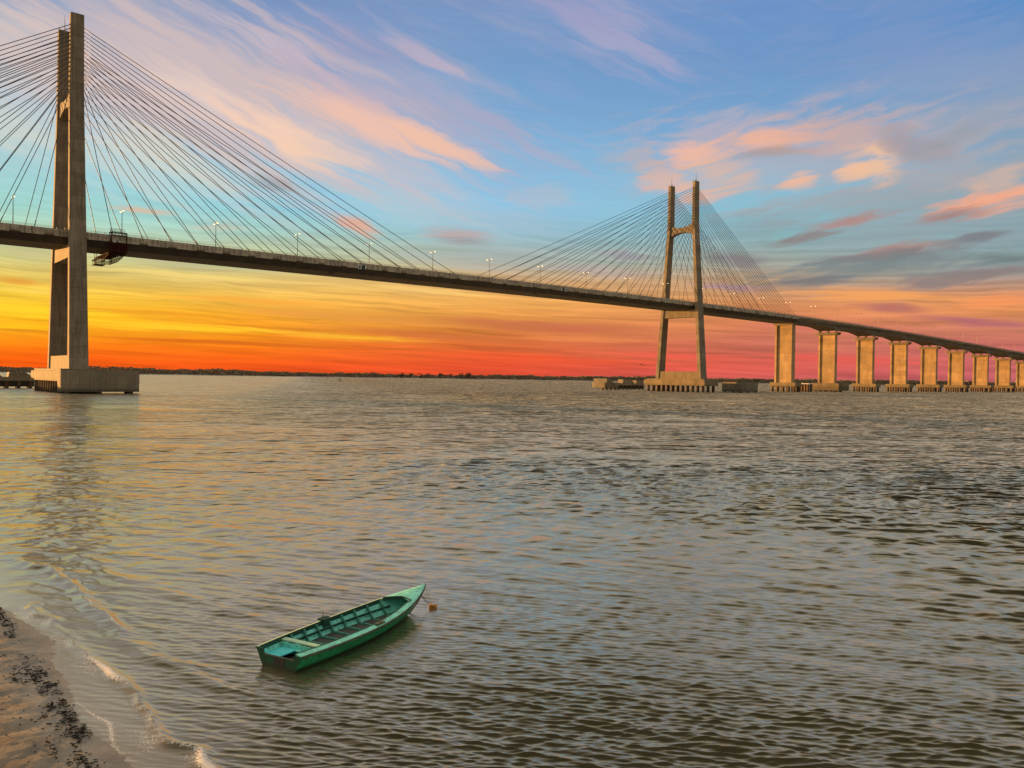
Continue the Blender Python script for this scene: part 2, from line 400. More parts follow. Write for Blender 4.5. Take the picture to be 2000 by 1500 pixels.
# pylon
def leg_outer(z):
    return 18.2 - (z - 8)*(18.2 - 11.0)/97 if z < 105 else 11.0 - (z - 105)*.2/27
def leg_w(z): return 2.9 - (z - 8)*.45/124
def leg_d(z): return 6.1 - (z - 8)*1.6/97 if z < 105 else 4.5 - (z - 105)*.25/27
def leg_c(z): return leg_outer(z) - leg_w(z)/2
LEG_T = .35
def build_pylon():
    P = empty('pylon', BR)
    for sg in (-1, 1):
        m = MB(); rings = []
        for z in (8.1, 30, 55, 80, 105, 118, 132.1):
            o, w, d = leg_outer(z), leg_w(z), leg_d(z)/2
            c = .28                                  # chamfered corners
            ys = [o - w, o]
            pts = [(-d + c, ys[0]), (d - c, ys[0]), (d, ys[0] + c), (d, ys[1] - c), (d - c, ys[1]), (-d + c, ys[1]), (-d, ys[1] - c), (-d, ys[0] + c)]
            rings.append([(LEG_T + x, sg*y, z) for x, y in pts])
        m.loft(rings)
        m.build('leg', M_CON, P)
        # anchor recesses: a ladder of dark pockets down each cable face
        a = MB()
        for i in range(16):
            z = anchor_z(i)
            for sx in (-1, 1):
                x = LEG_T + sx*(leg_d(z)/2)
                yc = sg*leg_c(z)
                a.box(min(x - .02*sx, x + .10*sx), max(x - .02*sx, x + .10*sx), yc - .42, yc + .42, z - .45, z + .35)
        tag(a.build('anchor_pockets', M_DARK, P), kind='stuff')
    def inner(z): return leg_outer(z) - leg_w(z)
    m = MB(); rings = []                              # upper cross-beam, hollowed top and arched soffit
    for k in range(13):
        u = -1 + k/6
        y = u*(inner(104) - .01)
        zt, zb = 104.1 + 2.0*abs(u)**2.4, 101.0 - 1.9*abs(u)**2.2
        y2 = u*(inner(zb) + .0)
        rings.append([(-1.7 + LEG_T, y, zb), (1.7 + LEG_T, y, zb), (1.7 + LEG_T, y, zt), (-1.7 + LEG_T, y, zt)])
    m.loft(rings); m.build('crossbeam', M_CON, P)
    m = MB(); a, b = inner(47.2), inner(52.0)        # lower cross-beam under the deck
    m.loft([[(-2.2 + LEG_T, -a - .2, 47.0), (2.2 + LEG_T, -a - .2, 47.0), (2.2 + LEG_T, -b - .2, 51.7), (-2.2 + LEG_T, -b - .2, 51.7)],
            [(-2.2 + LEG_T, a + .2, 47.0), (2.2 + LEG_T, a + .2, 47.0), (2.2 + LEG_T, b + .2, 51.7), (-2.2 + LEG_T, b + .2, 51.7)]])
    for y in (-8, -2.7, 2.7, 8): m.box(-1.2, 1.9, y - .9, y + .9, 51.68, 52.3)
    m.build('crossbeam', M_CON, P)
    m = MB(); a, b = inner(8.1) + .3, inner(12.8) + .3   # base wall joining the two feet, in three pours
    for y0, y1 in ((-1, -.36), (-.355, .16), (.165, 1)):
        m.loft([[(-2.65 + LEG_T, y0*a, 8.1), (2.65 + LEG_T, y0*a, 8.1), (2.6 + LEG_T, y0*b, 12.8), (-2.6 + LEG_T, y0*b, 12.8)],
                [(-2.65 + LEG_T, y1*a, 8.1), (2.65 + LEG_T, y1*a, 8.1), (2.6 + LEG_T, y1*b, 12.8), (-2.6 + LEG_T, y1*b, 12.8)]])
    m.build('base_wall', M_CAP, P)
    m = MB(); m.box(-7, 7, -24, 24, 3.9, 7.4); m.box(-6.2, 6.2, -22.6, 22.6, 7.39, 8.15)
    m.build('pile_cap', M_CAP, P, bevel=.12)
    for i in range(12):
        for x in (-5.4, 0, 5.4):
            m = MB(); y = -21.5 + i*43/11
            m.tube([(x, y, -2.5), (x, y, 3.95)], .85, 12); m.build('pile', M_PILE, P)
    return P

def anchor_z(i): return 128.0 - 1.32*i - .0135*i*i

PYL = build_pylon()
PYL2 = copy_tree(PYL, BR); PYL2.location = (SPAN, 0, 0)
PYL['label'] = 'tall pylon at the left of the photo, rising from a fendered footing'
PYL2['label'] = 'more distant pylon at the right, standing on open piles'
for P, tops in ((PYL, (1,)), (PYL2, (1, -1))):
    for sg in tops:
        m = MB(); y = sg*leg_c(132)
        m.tube([(.35, y, 132.0), (.35, y, 135.2), (.35, y, 138.2)], [.13, .1, .05], 6)
        m.tube([(1.1, y + .4, 132.0), (1.1, y + .4, 134.2)], .06, 5)
        for q in ((-1.6, -.8), (-1.6, .8), (2.2, .8), (2.2, -.8)): m.tube([(q[0], y + q[1], 132), (q[0], y + q[1], 133.1)], .05, 4)
        m.bar((-1.6, y - .8, 133.1), (2.2, y - .8, 133.1), .06, .06); m.bar((-1.6, y + .8, 133.1), (2.2, y + .8, 133.1), .06, .06)
        m.build('antenna_mast', M_POLE, P)

# stay cables: 16 to each side of each leg
def main_anchor(i): return 165.6 - 10.2*i            # deck distance from the pylon, longest first
def back_anchor(i):
    return 117.4 - 4.2*i if i < 8 else 83.8 - 10.2*(i - 8)
cables = []
for T, mains in ((0, 1), (SPAN, -1)):
    for sg in (-1, 1):
        for sx in (-1, 1):
            for i in range(16):
                z = anchor_z(i)
                dist = main_anchor(i) if sx == mains else back_anchor(i)
                t = T + sx*dist
                cables.append(((T + LEG_T + sx*leg_d(z)/2, sg*leg_c(z), z), (t, sg*10.75, ztop(t) - .75)))
Minv = camo.matrix_world.inverted()
def shows(a, b):                                     # how much of a cable the picture shows
    s = 0; n = 24
    for k in range(n):
        p = Minv @ world([a[j] + (b[j] - a[j])*(k + .5)/n for j in range(3)])
        if p.z < -1 and abs(p.x/-p.z) < .63 and abs(p.y/-p.z) < .4725: s += 1/(-p.z)**2
    return s*(Vector(a) - Vector(b)).length/n
cables.sort(key=lambda c: -shows(*c))
def cable_shape(m, a, b):
    A, B = Vector(a), Vector(b); L = (B - A).length
    pts = []
    for k in range(9):                               # slight sag
        u = k/8; p = A.lerp(B, u); p.z -= .0022*L*4*u*(1 - u); pts.append(p)
    m.tube(pts, .125, 6)
    e = A.lerp(B, 1 - 3.0/L); m.tube([e, B], .17, 6)   # anchor sleeve at the deck
for a, b in cables[:100]:
    m = MB(); cable_shape(m, a, b); m.build('stay_cable', M_CABLE, BR, smooth=True)
m = MB()
for a, b in cables[100:]: cable_shape(m, a, b)
tag(m.build('stay_cables_beyond', M_CABLE, BR, smooth=True), kind='stuff')

# deck of the stayed part
T0, T1, T2 = -128.0, SPAN + SIDE - .1, SPAN + SIDE + PIT*10.3
m = MB()
secs = []
t = T0
while t < T1 + .01:
    secs.append(t); t += 5.1 if t + 5.1 <= T1 else max(T1 - t, .02)
def ring(t, prof): z = ztop(t); return [(t, y, z + k) for y, k in prof]
half = [(11.35, -2.0), (11.0, -2.25), (8.2, -4.75)]
prof = [(11.35, -1.05)] + half + [(-y, k) for y, k in reversed(half)] + [(-11.35, -1.05)]
m.loft([ring(t, prof) for t in secs]); m.mi = [0]*len(m.mi)
for k, f in enumerate(m.f):                          # soffit (shade painted dark) and road surface get their own material
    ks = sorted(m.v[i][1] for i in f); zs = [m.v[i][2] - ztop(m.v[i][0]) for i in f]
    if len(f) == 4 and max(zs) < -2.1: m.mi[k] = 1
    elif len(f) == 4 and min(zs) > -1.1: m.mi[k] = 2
for sg in (-1, 1):                                   # solid parapet, then a precast edge with anchor blocks
    m.cur = 0
    m.loft([[(t, sg*11.42, ztop(t)), (t, sg*11.42, ztop(t) - 1.02), (t, sg*11.1, ztop(t) - 1.02), (t, sg*11.1, ztop(t))] for t in secs])
    n = int((T1 - T0)/10.2)
    for i in range(-12, 47):
        ta = (165.6 if i < 17 else 184.4) + 10.2*(i - (16 if i < 17 else 17))
        if not T0 < ta < T1 - 8: continue
        za = ztop(ta)
        y0, y1 = sorted((sg*11.33, sg*11.62))
        m.box(ta - 1.1, ta + 1.1, y0, y1, za - 1.75, za - 1.08)
        y0, y1 = sorted((sg*11.02, sg*11.5))
        zb = ztop(ta + 5.2)
        m.loft([[(ta + 1.5, y0, za - 2.5), (ta + 1.5, y1, za - 2.5), (ta + 1.5, y1, za - 1.65), (ta + 1.5, y0, za - 1.65)],
                [(ta + 8.6, y0, zb - 2.5), (ta + 8.6, y1, zb - 2.5), (ta + 8.6, y1, zb - 1.65), (ta + 8.6, y0, zb - 1.65)]])
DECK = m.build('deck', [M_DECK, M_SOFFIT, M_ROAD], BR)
def guard_rail(a, b, parent, high, step):
    for sg in (-1, 1):
        m = MB(); ts = list(np.arange(a, b, step*4)) + [b]
        for h in ([.28, .55, .82] if high else [.3, .62]):
            m.loft([[(t, sg*11.2, ztop(t) + h), (t, sg*11.3, ztop(t) + h), (t, sg*11.3, ztop(t) + h + .07), (t, sg*11.2, ztop(t) + h + .07)] for t in ts])
        for t in np.arange(a, b, step): m.box(t - .05, t + .05, sg*11.25 - .05, sg*11.25 + .05, ztop(t) - .02, ztop(t) + (.85 if high else .65))
        m.build('guard_rail', M_RAIL, parent)
guard_rail(T0, T1, DECK, False, 2.55)

# haunched approach girder
piers = [SPAN + SIDE + PIT*k for k in range(11)]
def depth(t):
    dmin = min(abs(t - p) for p in piers[1:])
    h = max(0, 1 - dmin/17)
    return 4.1 + 2.15*h**1.25
m = MB()
ts = list(np.arange(T1 + .15, T2, 1.9)) + [T2]
for p in piers[1:]: ts += [p - .7, p + .7]
ts = sorted(ts)
def appr(t):
    d = depth(t)
    h = [(11.3, -1.5), (7.9, -2.2), (7.4, -d)]
    return ring(t, [(11.3, -.95)] + h + [(-y, k) for y, k in reversed(h)] + [(-11.3, -.95)])
m.loft([appr(t) for t in ts])
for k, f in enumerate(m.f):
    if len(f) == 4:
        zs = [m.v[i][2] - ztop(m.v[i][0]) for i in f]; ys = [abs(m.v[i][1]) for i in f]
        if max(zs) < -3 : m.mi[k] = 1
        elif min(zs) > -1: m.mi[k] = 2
m.cur = 0
for sg in (-1, 1):
    m.loft([[(t, sg*11.38, ztop(t) - .05), (t, sg*11.38, ztop(t) - 1.2), (t, sg*11.1, ztop(t) - 1.2), (t, sg*11.1, ztop(t) - .05)] for t in ts[::4] + [ts[-1]]])
APPR = m.build('approach_deck', [M_APPR, M_SOFFIT, M_ROAD], BR)
guard_rail(T1 + .2, T2, APPR, True, 2.0)

# piers
def dumbbell(hw, hd, col, web):
    return [(-hd, -hw), (hd, -hw), (hd, -hw + col), (web, -hw + col), (web, hw - col), (hd, hw - col), (hd, hw), (-hd, hw), (-hd, hw - col), (-web, hw - col), (-web, -hw + col), (-hd, -hw + col)]
for k, tp in enumerate(piers):
    head = ztop(tp) - (4.85 if k == 0 else 7.7)
    E_ = empty('pier', BR, (tp, 0, 0))
    m = MB()
    m.prism(dumbbell(6.9, 2.3 if k == 0 else 1.75, 1.5, 1.5 if k == 0 else 1.1), 6.6, head - (1.4 if k == 0 else 2.0))
    m.build('shaft', M_PIER, E_)
    m = MB()
    if k == 0:
        m.loft([[(-2.5, y, head - 1.42), (2.5, y, head - 1.42), (2.9, y*1.18, head), (-2.9, y*1.18, head)] for y in (-7.2, 7.2)])
        m.build('crosshead', M_CON, E_)
    else:                                            # hammerhead with tapered tips and three bearings
        rings = []
        for y, hz, w in ((-9.9, .7, 1.9), (-9.0, 1.7, 2.3), (-7.4, 2.05, 2.45), (7.4, 2.05, 2.45), (9.0, 1.7, 2.3), (9.9, .7, 1.9)):
            rings.append([(-w, y, head - hz), (w, y, head - hz), (w, y, head), (-w, y, head)])
        m.loft(rings); m.build('crosshead', M_CON, E_)
        for y in (-6.6, 0, 6.6):
            m = MB(); m.box(-.9, .9, y - .75, y + .75, head - .02, ztop(tp) - depth(tp) + .05); m.build('bearing', M_CON, E_)
    m = MB()
    if k == 1:
        m.prism([(-6.5, -13), (-3, -15), (5.5, -15), (6.5, -13), (6.5, 9), (3, 12), (-3, 12), (-6.5, 9)], 1.0, 6.62)
        m.build('pile_cap', M_CAP, E_, bevel=.1)
    else:
        m.box(-4.2, 4.2, -11.3, 9.5, 3.7, 6.62); m.build('pile_cap', M_CAP, E_, bevel=.1)
    for y in np.linspace(-9.6, 8.0, 5):
        for x in (-2.8, 2.8):
            m = MB(); m.tube([(x, y, -2.5), (x, y, 3.75 if k != 1 else 1.1)], .95, 10); m.build('pile', M_PILE, E_)

# ------------------------------------------------------------------ street lamps down the middle of the road
def build_lamp(lit):
    root = empty('street_lamp')
    m = MB(); m.tube([(0, 0, 0), (0, 0, 6), (0, 0, 11.9)], [.16, .13, .10], 8); m.box(-.3, .3, -.3, .3, -.02, .35); m.build('pole', M_POLE, root, smooth=False)
    m = MB(); m.bar((0, -1.55, 12.15), (0, 0, 11.8), .1, .1); m.bar((0, 1.55, 12.15), (0, 0, 11.8), .1, .1); m.build('bracket_arm', M_POLE, root)
    for sg in (-1, 1):
        m = MB(); m.loft([[(-w, sg*y, 12.1 + z0), (w, sg*y, 12.1 + z0), (w*.7, sg*y, 12.1 + z1), (-w*.7, sg*y, 12.1 + z1)] for y, w, z0, z1 in ((1.3, .12, -.04, .1), (1.55, .26, -.08, .2), (2.2, .24, -.08, .16), (2.5, .12, -.02, .06))])
        hd = m.build('lamp_head', M_POLE, root)
        m = MB(); rings = []
        for k in range(6):
            a = math.pi*k/5 - math.pi/2
            rings.append([(math.cos(a)*.30*math.cos(q) + .0, sg*1.85 + math.cos(a)*.36*math.sin(q), 12.0 + .20*math.sin(a)) for q in np.linspace(0, 2*math.pi, 9)[:-1]])
        m.loft(rings); m.build('lamp_bulb', M_LAMPON if lit else M_LAMPOFF, hd, smooth=True)
    return root
ORD = ['first', 'second', 'third', 'fourth', 'fifth', 'sixth', 'seventh', 'eighth', 'ninth', 'tenth', 'eleventh', 'twelfth', 'thirteenth']
protos = {}
for k in range(29):
    t = -16.9 + 35.08*k
    lit = k <= 15
    if lit not in protos: o = protos[lit] = build_lamp(lit)
    else: o = copy_tree(protos[lit])
    o.location = world((t, 0, ztop(t) - 1.0)); o.rotation_euler = (0, 0, BR.rotation_euler.z)
    if k == 0: lab = 'lit twin-headed street lamp on the deck, left of the left pylon'
    elif k <= 10: lab = 'lit twin-headed street lamp on the deck, %s to the right of the left pylon' % ORD[k-1]
    elif k == 11: lab = 'lit twin-headed street lamp hidden behind the near leg of the right pylon'
    elif k <= 15: lab = 'lit twin-headed street lamp on the deck, %s to the right of the right pylon' % ORD[k-12]
    else: lab = 'unlit thin street lamp on the approach, %s beyond the last lit one' % ORD[k-16]
    tag(o, lab, 'street lamp', 'twin-headed street lamps along the bridge deck')

# ------------------------------------------------------------------ things fixed to the deck
def on_bridge(name, t, o_near, z):                  # an Empty aligned with the bridge
    return empty(name, None, world((t, -o_near, z)), BR.rotation_euler.z)
def nav_sign(t, flip, lab):
    root = on_bridge('navigation_sign', t, 11.75, ztop(t) - 1.85)
    m = MB()
    for a in ((-.85, .85, .55, .85), (-.85, .85, -.85, -.55), (-.85, -.55, -.55, .55), (.55, .85, -.55, .55)): m.box(a[0], a[1], -.06, .06, a[2], a[3])
    m.build('sign_frame', M_WHITE, root)
    m = MB(); m.box(-.57, .57, -.03, .03, -.57, .57); m.build('sign_centre', M_GREEN_SIGN, root)
    x = -2.0 if flip else 2.0
    m = MB(); m.box(x - .9, x + .9, -.05, .12, -.9, .85); m.build('equipment_box', M_GREEN_SIGN, root)
    x2 = x + (-.95 if flip else .95)
    m = MB(); m.box(x2 - .2, x2 + .2, -.12, .12, -.85, .8); m.build('white_board', M_WHITE, root)
    tag(root, lab, 'sign', 'navigation signs on the side of the deck')
nav_sign(112.0, False, 'white square sign with dark green centre on the deck edge, nearer the left pylon')
nav_sign(236.8, True, 'small white square sign with dark centre on the deck edge, nearer the right pylon')
def nav_light(t, lab):
    root = on_bridge('navigation_light', t, 7.6, ztop(t) - 4.75)
    m = MB(); m.bar((-1.3, 0, -.25), (1.3, 0, -.25), .25, .2); m.tube([(-.9, 0, 0.1), (-.9, 0, -.3)], .08, 6); m.tube([(.9, 0, 0.1), (.9, 0, -.3)], .08, 6); m.build('bracket', M_DARK, root)
    for x in (-.8, .9):
        m = MB(); m.tube([(x, 0, -.3), (x, 0, -.5), (x, 0, -.85)], [.2, .3, .22], 8); m.build('lantern', M_DARK, root)
    tag(root, lab, 'lamp', 'navigation lights hung under the deck')
nav_light(100.5, 'small dark lantern pair hung under the deck, left of the larger white square sign')
nav_light(217.5, 'small dark lantern pair hung under the deck, left of the smaller white square sign')

def gantry():                                       # red inspection cradle hanging under the deck beside the left pylon
    root = on_bridge('inspection_gantry', 14.2, 0, ztop(14.2))
    def Pn(x, o, z): return (x, -o, z)
    m = MB()
    xs = (-2.6, 2.6)
    for x in xs:
        m.bar(Pn(x, 11.9, 1.0), Pn(x, 11.9, -5.6), .3, .3); m.bar(Pn(x, 9.6, 1.0), Pn(x, 11.9, 1.0), .3, .3)
        m.bar(Pn(x, 9.6, 1.0), Pn(x, 9.6, -.9), .25, .25)
    for z in (1.0, -.05, -3.2, -4.4, -5.6): m.bar(Pn(-2.6, 11.9, z), Pn(2.6, 11.9, z), .28, .3)
    m.bar(Pn(-2.6, 9.6, 1.0), Pn(2.6, 9.6, 1.0), .25, .25)
    m.bar(Pn(-2.6, 11.9, -5.6), Pn(2.6, 11.9, -3.2), .2, .2); m.bar(Pn(2.6, 11.9, -5.6), Pn(-2.6, 11.9, -3.2), .2, .2)
    for k in range(5):
        x = -2.6 + 5.2*k/4; m.bar(Pn(x, 11.9, -.05), Pn(x, 11.9, 1.0), .12, .12)
    m.build('saddle_frame', M_RED, root)
    m = MB(); m.box(-2.5, 2.5, -11.85, -11.55, -5.5, -3.25); m.build('side_panel', M_RED, root)
    m = MB(); m.box(-2.2, -.9, -12.2, -12.0, -2.7, -1.6); m.box(-.3, .5, -12.2, -12.0, -2.6, -2.0); m.build('control_box', M_LAMPOFF, root)
    m = MB()                                        # handrail cage above the parapet
    for x in (-2.8, -1.2, .6, 2.0): m.tube([Pn(x, 11.6, 1.0), Pn(x, 11.6, 2.3)], .06, 5)
    for z in (1.6, 2.3): m.tube([Pn(-2.8, 11.6, z), Pn(2.0, 11.6, z)], .06, 5); m.tube([Pn(-2.8, 10.2, z), Pn(2.0, 10.2, z)], .05, 5)
    m.build('handrail', M_RAIL, root)
    m = MB()                                        # lattice truss slung across under the soffit
    top, bot = -5.9, -8.0
    os_ = np.linspace(11.6, -11.5, 15)
    for x in xs:
        m.bar(Pn(x, os_[0], top), Pn(x, os_[-1], top), .22, .22)
        zb = [top - .3 + (bot - top + .3)*min(1, k/7) for k in range(15)]
        for k in range(14):
            m.bar(Pn(x, os_[k], zb[k]), Pn(x, os_[k+1], zb[k+1]), .2, .2)
            a, b = (top, zb[k+1]) if k % 2 else (zb[k], top)
            m.bar(Pn(x, os_[k], a), Pn(x, os_[k+1], b), .13, .13); m.bar(Pn(x, os_[k], top), Pn(x, os_[k], zb[k]), .13, .13)
    for k in range(15): m.bar(Pn(xs[0], os_[k], zb[k]), Pn(xs[1], os_[k], zb[k]), .12, .12)
    m.build('lattice_truss', M_RED, root)
    m = MB(); m.box(-2.3, 2.3, -11.2, 11.4, -6.05, -5.75); m.build('walkway_floor', M_RED, root)
    m = MB()
    for x in xs:
        for o in (-11.4, -8.6): m.bar(Pn(x, o, -4.4), Pn(x, o, -8.1), .16, .16)
    m.build('hanger', M_RED, root)
    m = MB(); m.box(-2.4, 1.2, 11.9, 16.5, -8.3, -8.05)      # small lower platform with ball-topped posts
    for x in (-2.2, 1.0):
        for y in (12.2, 14.2, 16.3):
            m.tube([(x, y, -8.1), (x, y, -6.6)], .07, 5); m.tube([(x, y, -6.75), (x, y, -6.55), (x, y, -6.25), (x, y, -6.05)], [.08, .28, .28, .08], 7)
    m.build('lower_platform', M_RED, root)
    tag(root, 'dark red steel inspection gantry hanging round the deck beside the left pylon', 'gantry')
gantry()

# ------------------------------------------------------------------ concrete fenders and platforms in the water
def rounded(x0, x1, y0, y1, r, corners):            # outline with some corners rounded (bridge axes)
    out = []
    for cx, cy, a0, key in ((x1 - r, y1 - r, 0, 'pp'), (x0 + r, y1 - r, 90, 'mp'), (x0 + r, y0 + r, 180, 'mm'), (x1 - r, y0 + r, 270, 'pm')):
        if key in corners: out += [(cx + r*math.cos(R(a0 + 15*k)), cy + r*math.sin(R(a0 + 15*k))) for k in range(7)]
        else: out.append((cx + (r if 'p' == key[0] else -r), cy + (r if 'p' == key[1] else -r)))
    return out
def fender(name, t0, t1, o0, o1, z1, lab, r=3.0, corners=('mm',), z0=.55, group=None, piles=True, notch=None):
    """box fender between t0..t1 along the bridge and o0..o1 towards the camera, standing on short piles"""
    root = on_bridge(name, (t0 + t1)/2, (o0 + o1)/2, 0)
    a, b = (t1 - t0)/2, (o1 - o0)/2
    ol = rounded(-a, a, -b, b, r, corners)
    m = MB(); m.prism(ol, 2.9, z1); m.prism([(x*.995, y*.995) for x, y in ol], z0, 2.85)
    m.build('concrete_box', M_FENDER, root)
    for x in np.linspace(-a + 1.6, a - 2.5, max(2, int((t1 - t0)/6))):
        for y in (-b + 1.3, b - 1.3):
            m = MB(); m.tube([(x, y, -2.5), (x, y, z0 + .05)], .8, 10); m.build('pile', M_PILE, root)
    tag(root, lab, 'pier fender', group); return root
fender('pier_fender', -7.4, 16.2, 24.3, 31.6, 7.75, 'big round-nosed concrete fender against the foot of the left pylon', 4.0, ('mm',))
fender('pier_fender', 370.0, 391.5, 17.5, 31.0, 6.6, 'lone concrete fender box standing free between the right pylon and the first pier', 3.0, ('mm', 'pm'))
def chain(t0, lab, first_lit):                      # row of fender blocks joined by a low walkway on piles
    root = on_bridge('fender_jetty', t0, -74, 0)
    m = MB(); ol = rounded(-16, -4, -15, 0, 2.5, ('mm', 'mp')); m.prism(ol, 3.0, 4.9); m.prism([(x*.99, y*.99) for x, y in ol], 1.0, 2.95)
    m.loft([[(-15.6, -14.6, 4.88), (-9.0, -14.6, 4.88), (-9.0, -2, 4.88), (-15.6, -2, 4.88)], [(-15.6, -14.6, 7.6), (-11.2, -14.6, 7.6), (-11.2, -2, 7.6), (-15.6, -2, 7.6)]])
    m.build('end_block', M_FENDER, root)
    m = MB(); m.box(-4.1, 26, -14, -8, 3.0, 4.6)
    m.loft([[(2, -13.5, 4.58), (14, -13.5, 4.58), (14, -8.5, 4.58), (2, -8.5, 4.58)], [(2.4, -13.5, 7.2), (11, -13.5, 7.2), (11, -8.5, 7.2), (2.4, -8.5, 7.2)]])
    m.loft([[(16, -13.5, 4.58), (25, -13.5, 4.58), (25, -8.5, 4.58), (16, -8.5, 4.58)], [(16.4, -13.5, 6.6), (22, -13.5, 6.6), (22, -8.5, 6.6), (16.4, -8.5, 6.6)]])
    m.build('walkway', M_FENDER, root)
    m = MB(); m.box(-4, 25.5, -12.6, -12.2, .6, 3.0); m.build('timber_fender', M_DARK, root)
    for x in np.linspace(-14, 24, 10):
        for y in (-12.8, -9.4):
            m = MB(); m.tube([(x, y, -2.5), (x, y, 3.05)], .8, 9); m.build('pile', M_PILE, root)
    tag(root, lab, 'fender jetty', 'low fender jetties beside the pylons')
chain(361.0, 'low concrete fender jetty with stepped blocks, left of the foot of the right pylon', True)
chain(-25.0, 'low shadowed fender jetty at the left edge of the photo behind the left pylon', False)
root = on_bridge('service_platform', 500, -1.2, 0)
m = MB(); m.box(-3, 3, -5.9, 5.9, 5.7, 6.3); m.build('platform_slab', M_WHITE, root)
for x in (-2.2, 2.2):
    for y in (-4.6, 0, 4.6):
        m = MB(); m.tube([(x, y, -2.5), (x, y, 5.72)], 1.0, 10); m.build('pile', M_PILE, root)
tag(root, 'small pale-topped platform on piles between the first two piers right of the pylon', 'platform')

# ------------------------------------------------------------------ far bank
m = MB()
xs = np.linspace(-6500, 6500, 261); rows = []
for y, z in ((2566, -.6), (2572, .5), (2592, 1.6), (2640, 2.5), (5200, 3), (14000, 3)):
    rows.append([(x, y + (12*math.sin(x/170) + 7*math.sin(x/61 + 2) if y < 2650 else 0), z) for x in xs])
m.loft(rows, closed=False)
mat, t, b = material('far_bank_sand')
oc = t.new('ShaderNodeTexCoord').outputs['Object']
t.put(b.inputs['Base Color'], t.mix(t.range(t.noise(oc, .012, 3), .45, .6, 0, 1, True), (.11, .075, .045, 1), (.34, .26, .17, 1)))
tag(m.build('far_bank', mat, smooth=True), kind='structure')

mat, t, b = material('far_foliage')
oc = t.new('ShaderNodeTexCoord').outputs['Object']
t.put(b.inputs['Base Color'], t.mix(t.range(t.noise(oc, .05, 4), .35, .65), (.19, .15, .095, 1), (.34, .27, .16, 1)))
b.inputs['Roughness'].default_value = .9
M_FAR = mat
def leaf_quads(cx, cy, cz, size, rngl):
    n = len(cx); a = rngl.uniform(0, 2*np.pi, n); tilt = rngl.uniform(-.7, .7, n)
    ux, uy = np.cos(a), np.sin(a)
    U = np.stack([ux, uy, np.zeros(n)], 1)*size[:, None]
    V = np.stack([-uy*np.sin(tilt), ux*np.sin(tilt), np.cos(tilt)], 1)*(size*rngl.uniform(.5, .9, n))[:, None]
    C = np.stack([cx, cy, cz], 1)
    v = np.stack([C - U - V*.6, C + U*.7 - V, C + U + V*.5, C - U*.6 + V], 1).reshape(-1, 3)
    return v
def mesh_np(name, v, nv, mat, parent=None):
    me = bpy.data.meshes.new(name); n = len(v)//nv
    me.vertices.add(len(v)); me.vertices.foreach_set('co', v.astype(np.float32).ravel())
    me.loops.add(len(v)); me.loops.foreach_set('vertex_index', np.arange(len(v), dtype=np.int32))
    me.polygons.add(n); me.polygons.foreach_set('loop_start', np.arange(0, len(v), nv, dtype=np.int32))
    me.update(calc_edges=True); me.materials.append(mat)
    o = bpy.data.objects.new(name, me); COL.objects.link(o)
    if parent: o.parent = parent
    return o
n = 52000
x = rng.uniform(-2700, 2500, n)
hx = np.interp(x, [-2700, -1500, -1330, -1180, -1000, -800, -480, 0, 400, 1000, 2500], [20, 20, 25, 20, 17.5, 14, 13, 13.5, 14.5, 15.5, 16])
hx = .86*hx*(1 + .13*np.sin(x/23)*np.sin(x/57) + .10*np.sin(x/9.1 + 1) + .12*np.sin(x/71 + 2) + .07*np.sin(x/4.3) + .10*np.sin(x/190))
z = 2.0 + hx*rng.uniform(0, 1, n)**.85
y = 2606 + rng.uniform(0, 70, n) + z*1.2
tag(mesh_np('treeline', leaf_quads(x, y, z, rng.uniform(1.6, 3.4, n), rng), 4, M_FAR), kind='stuff')

M_TREE = mottled('tree_leaves', (.060, .058, .024), .4, .25, .85)
M_BARK = mottled('bark', (.09, .06, .04), .3, .5, .9)
def tree(x, h, w, lab, sparse=1.0):
    y = 2588
    root = empty('tree', None, (x, y, 1.2))
    m = MB(); m.tube([(0, 0, 0), (.3, .2, h*.35), (.1, 0, h*.7)], [.55, .4, .2], 7)
    for k in range(6):
        a = k*1.1 + x; m.tube([(.2, .1, h*(.3 + .05*k)), (math.cos(a)*w*.35, math.sin(a)*w*.35, h*(.5 + .07*k))], [.25, .08], 5)
    m.build('trunk', M_BARK, root, smooth=True)
    cl = [(random.gauss(0, w*.25), random.gauss(0, w*.25), h*random.uniform(.38, .93), random.uniform(.16, .30)*w) for _ in range(9)]
    P = []
    for cx, cy, cz, r in cl:
        q = rng.normal(0, 1, (int(46*sparse), 3)); q = q/np.linalg.norm(q, axis=1)[:, None]*(rng.uniform(.3, 1, len(q))**.5)[:, None]*r
        q[:, 2] *= .75; P.append(q + [cx, cy, cz])
    P = np.concatenate(P)
    mesh_np('crown', leaf_quads(P[:, 0], P[:, 1], P[:, 2], rng.uniform(.5, 1.1, len(P)), rng), 4, M_TREE, root)
    tag(root, lab, 'tree', 'trees standing clear of the far treeline')
tree(-350, 17, 15, 'bushy tree on the far shore just right of the tiny white hut')
tree(-321, 15, 12, 'low loose tree on the far shore, second to the right of the white hut', .7)
tree(-290, 16.5, 13, 'thin-topped tree on the far shore, third to the right of the white hut', .55)
tree(-268, 16.5, 11, 'spindly tree on the far shore, fourth to the right of the white hut', .5)
tree(-229, 17, 16, 'dense tree in the middle of the clump on the far shore', 1.1)
tree(-196, 14.5, 12, 'low sparse tree on the far shore right of the clump\'s middle tree', .6)
tree(-163, 18.5, 13, 'gappy tree on the far shore, second from the clump\'s right end', .5)
tree(-134, 18, 24, 'widest darkest round tree at the right end of the far clump', 2.0)
root = empty('hut', None, (-357.5, 2574, .6))
m = MB(); m.box(-1.6, 1.6, -1.2, 1.2, 0, 2.6); m.build('wall', M_WHITE, root)
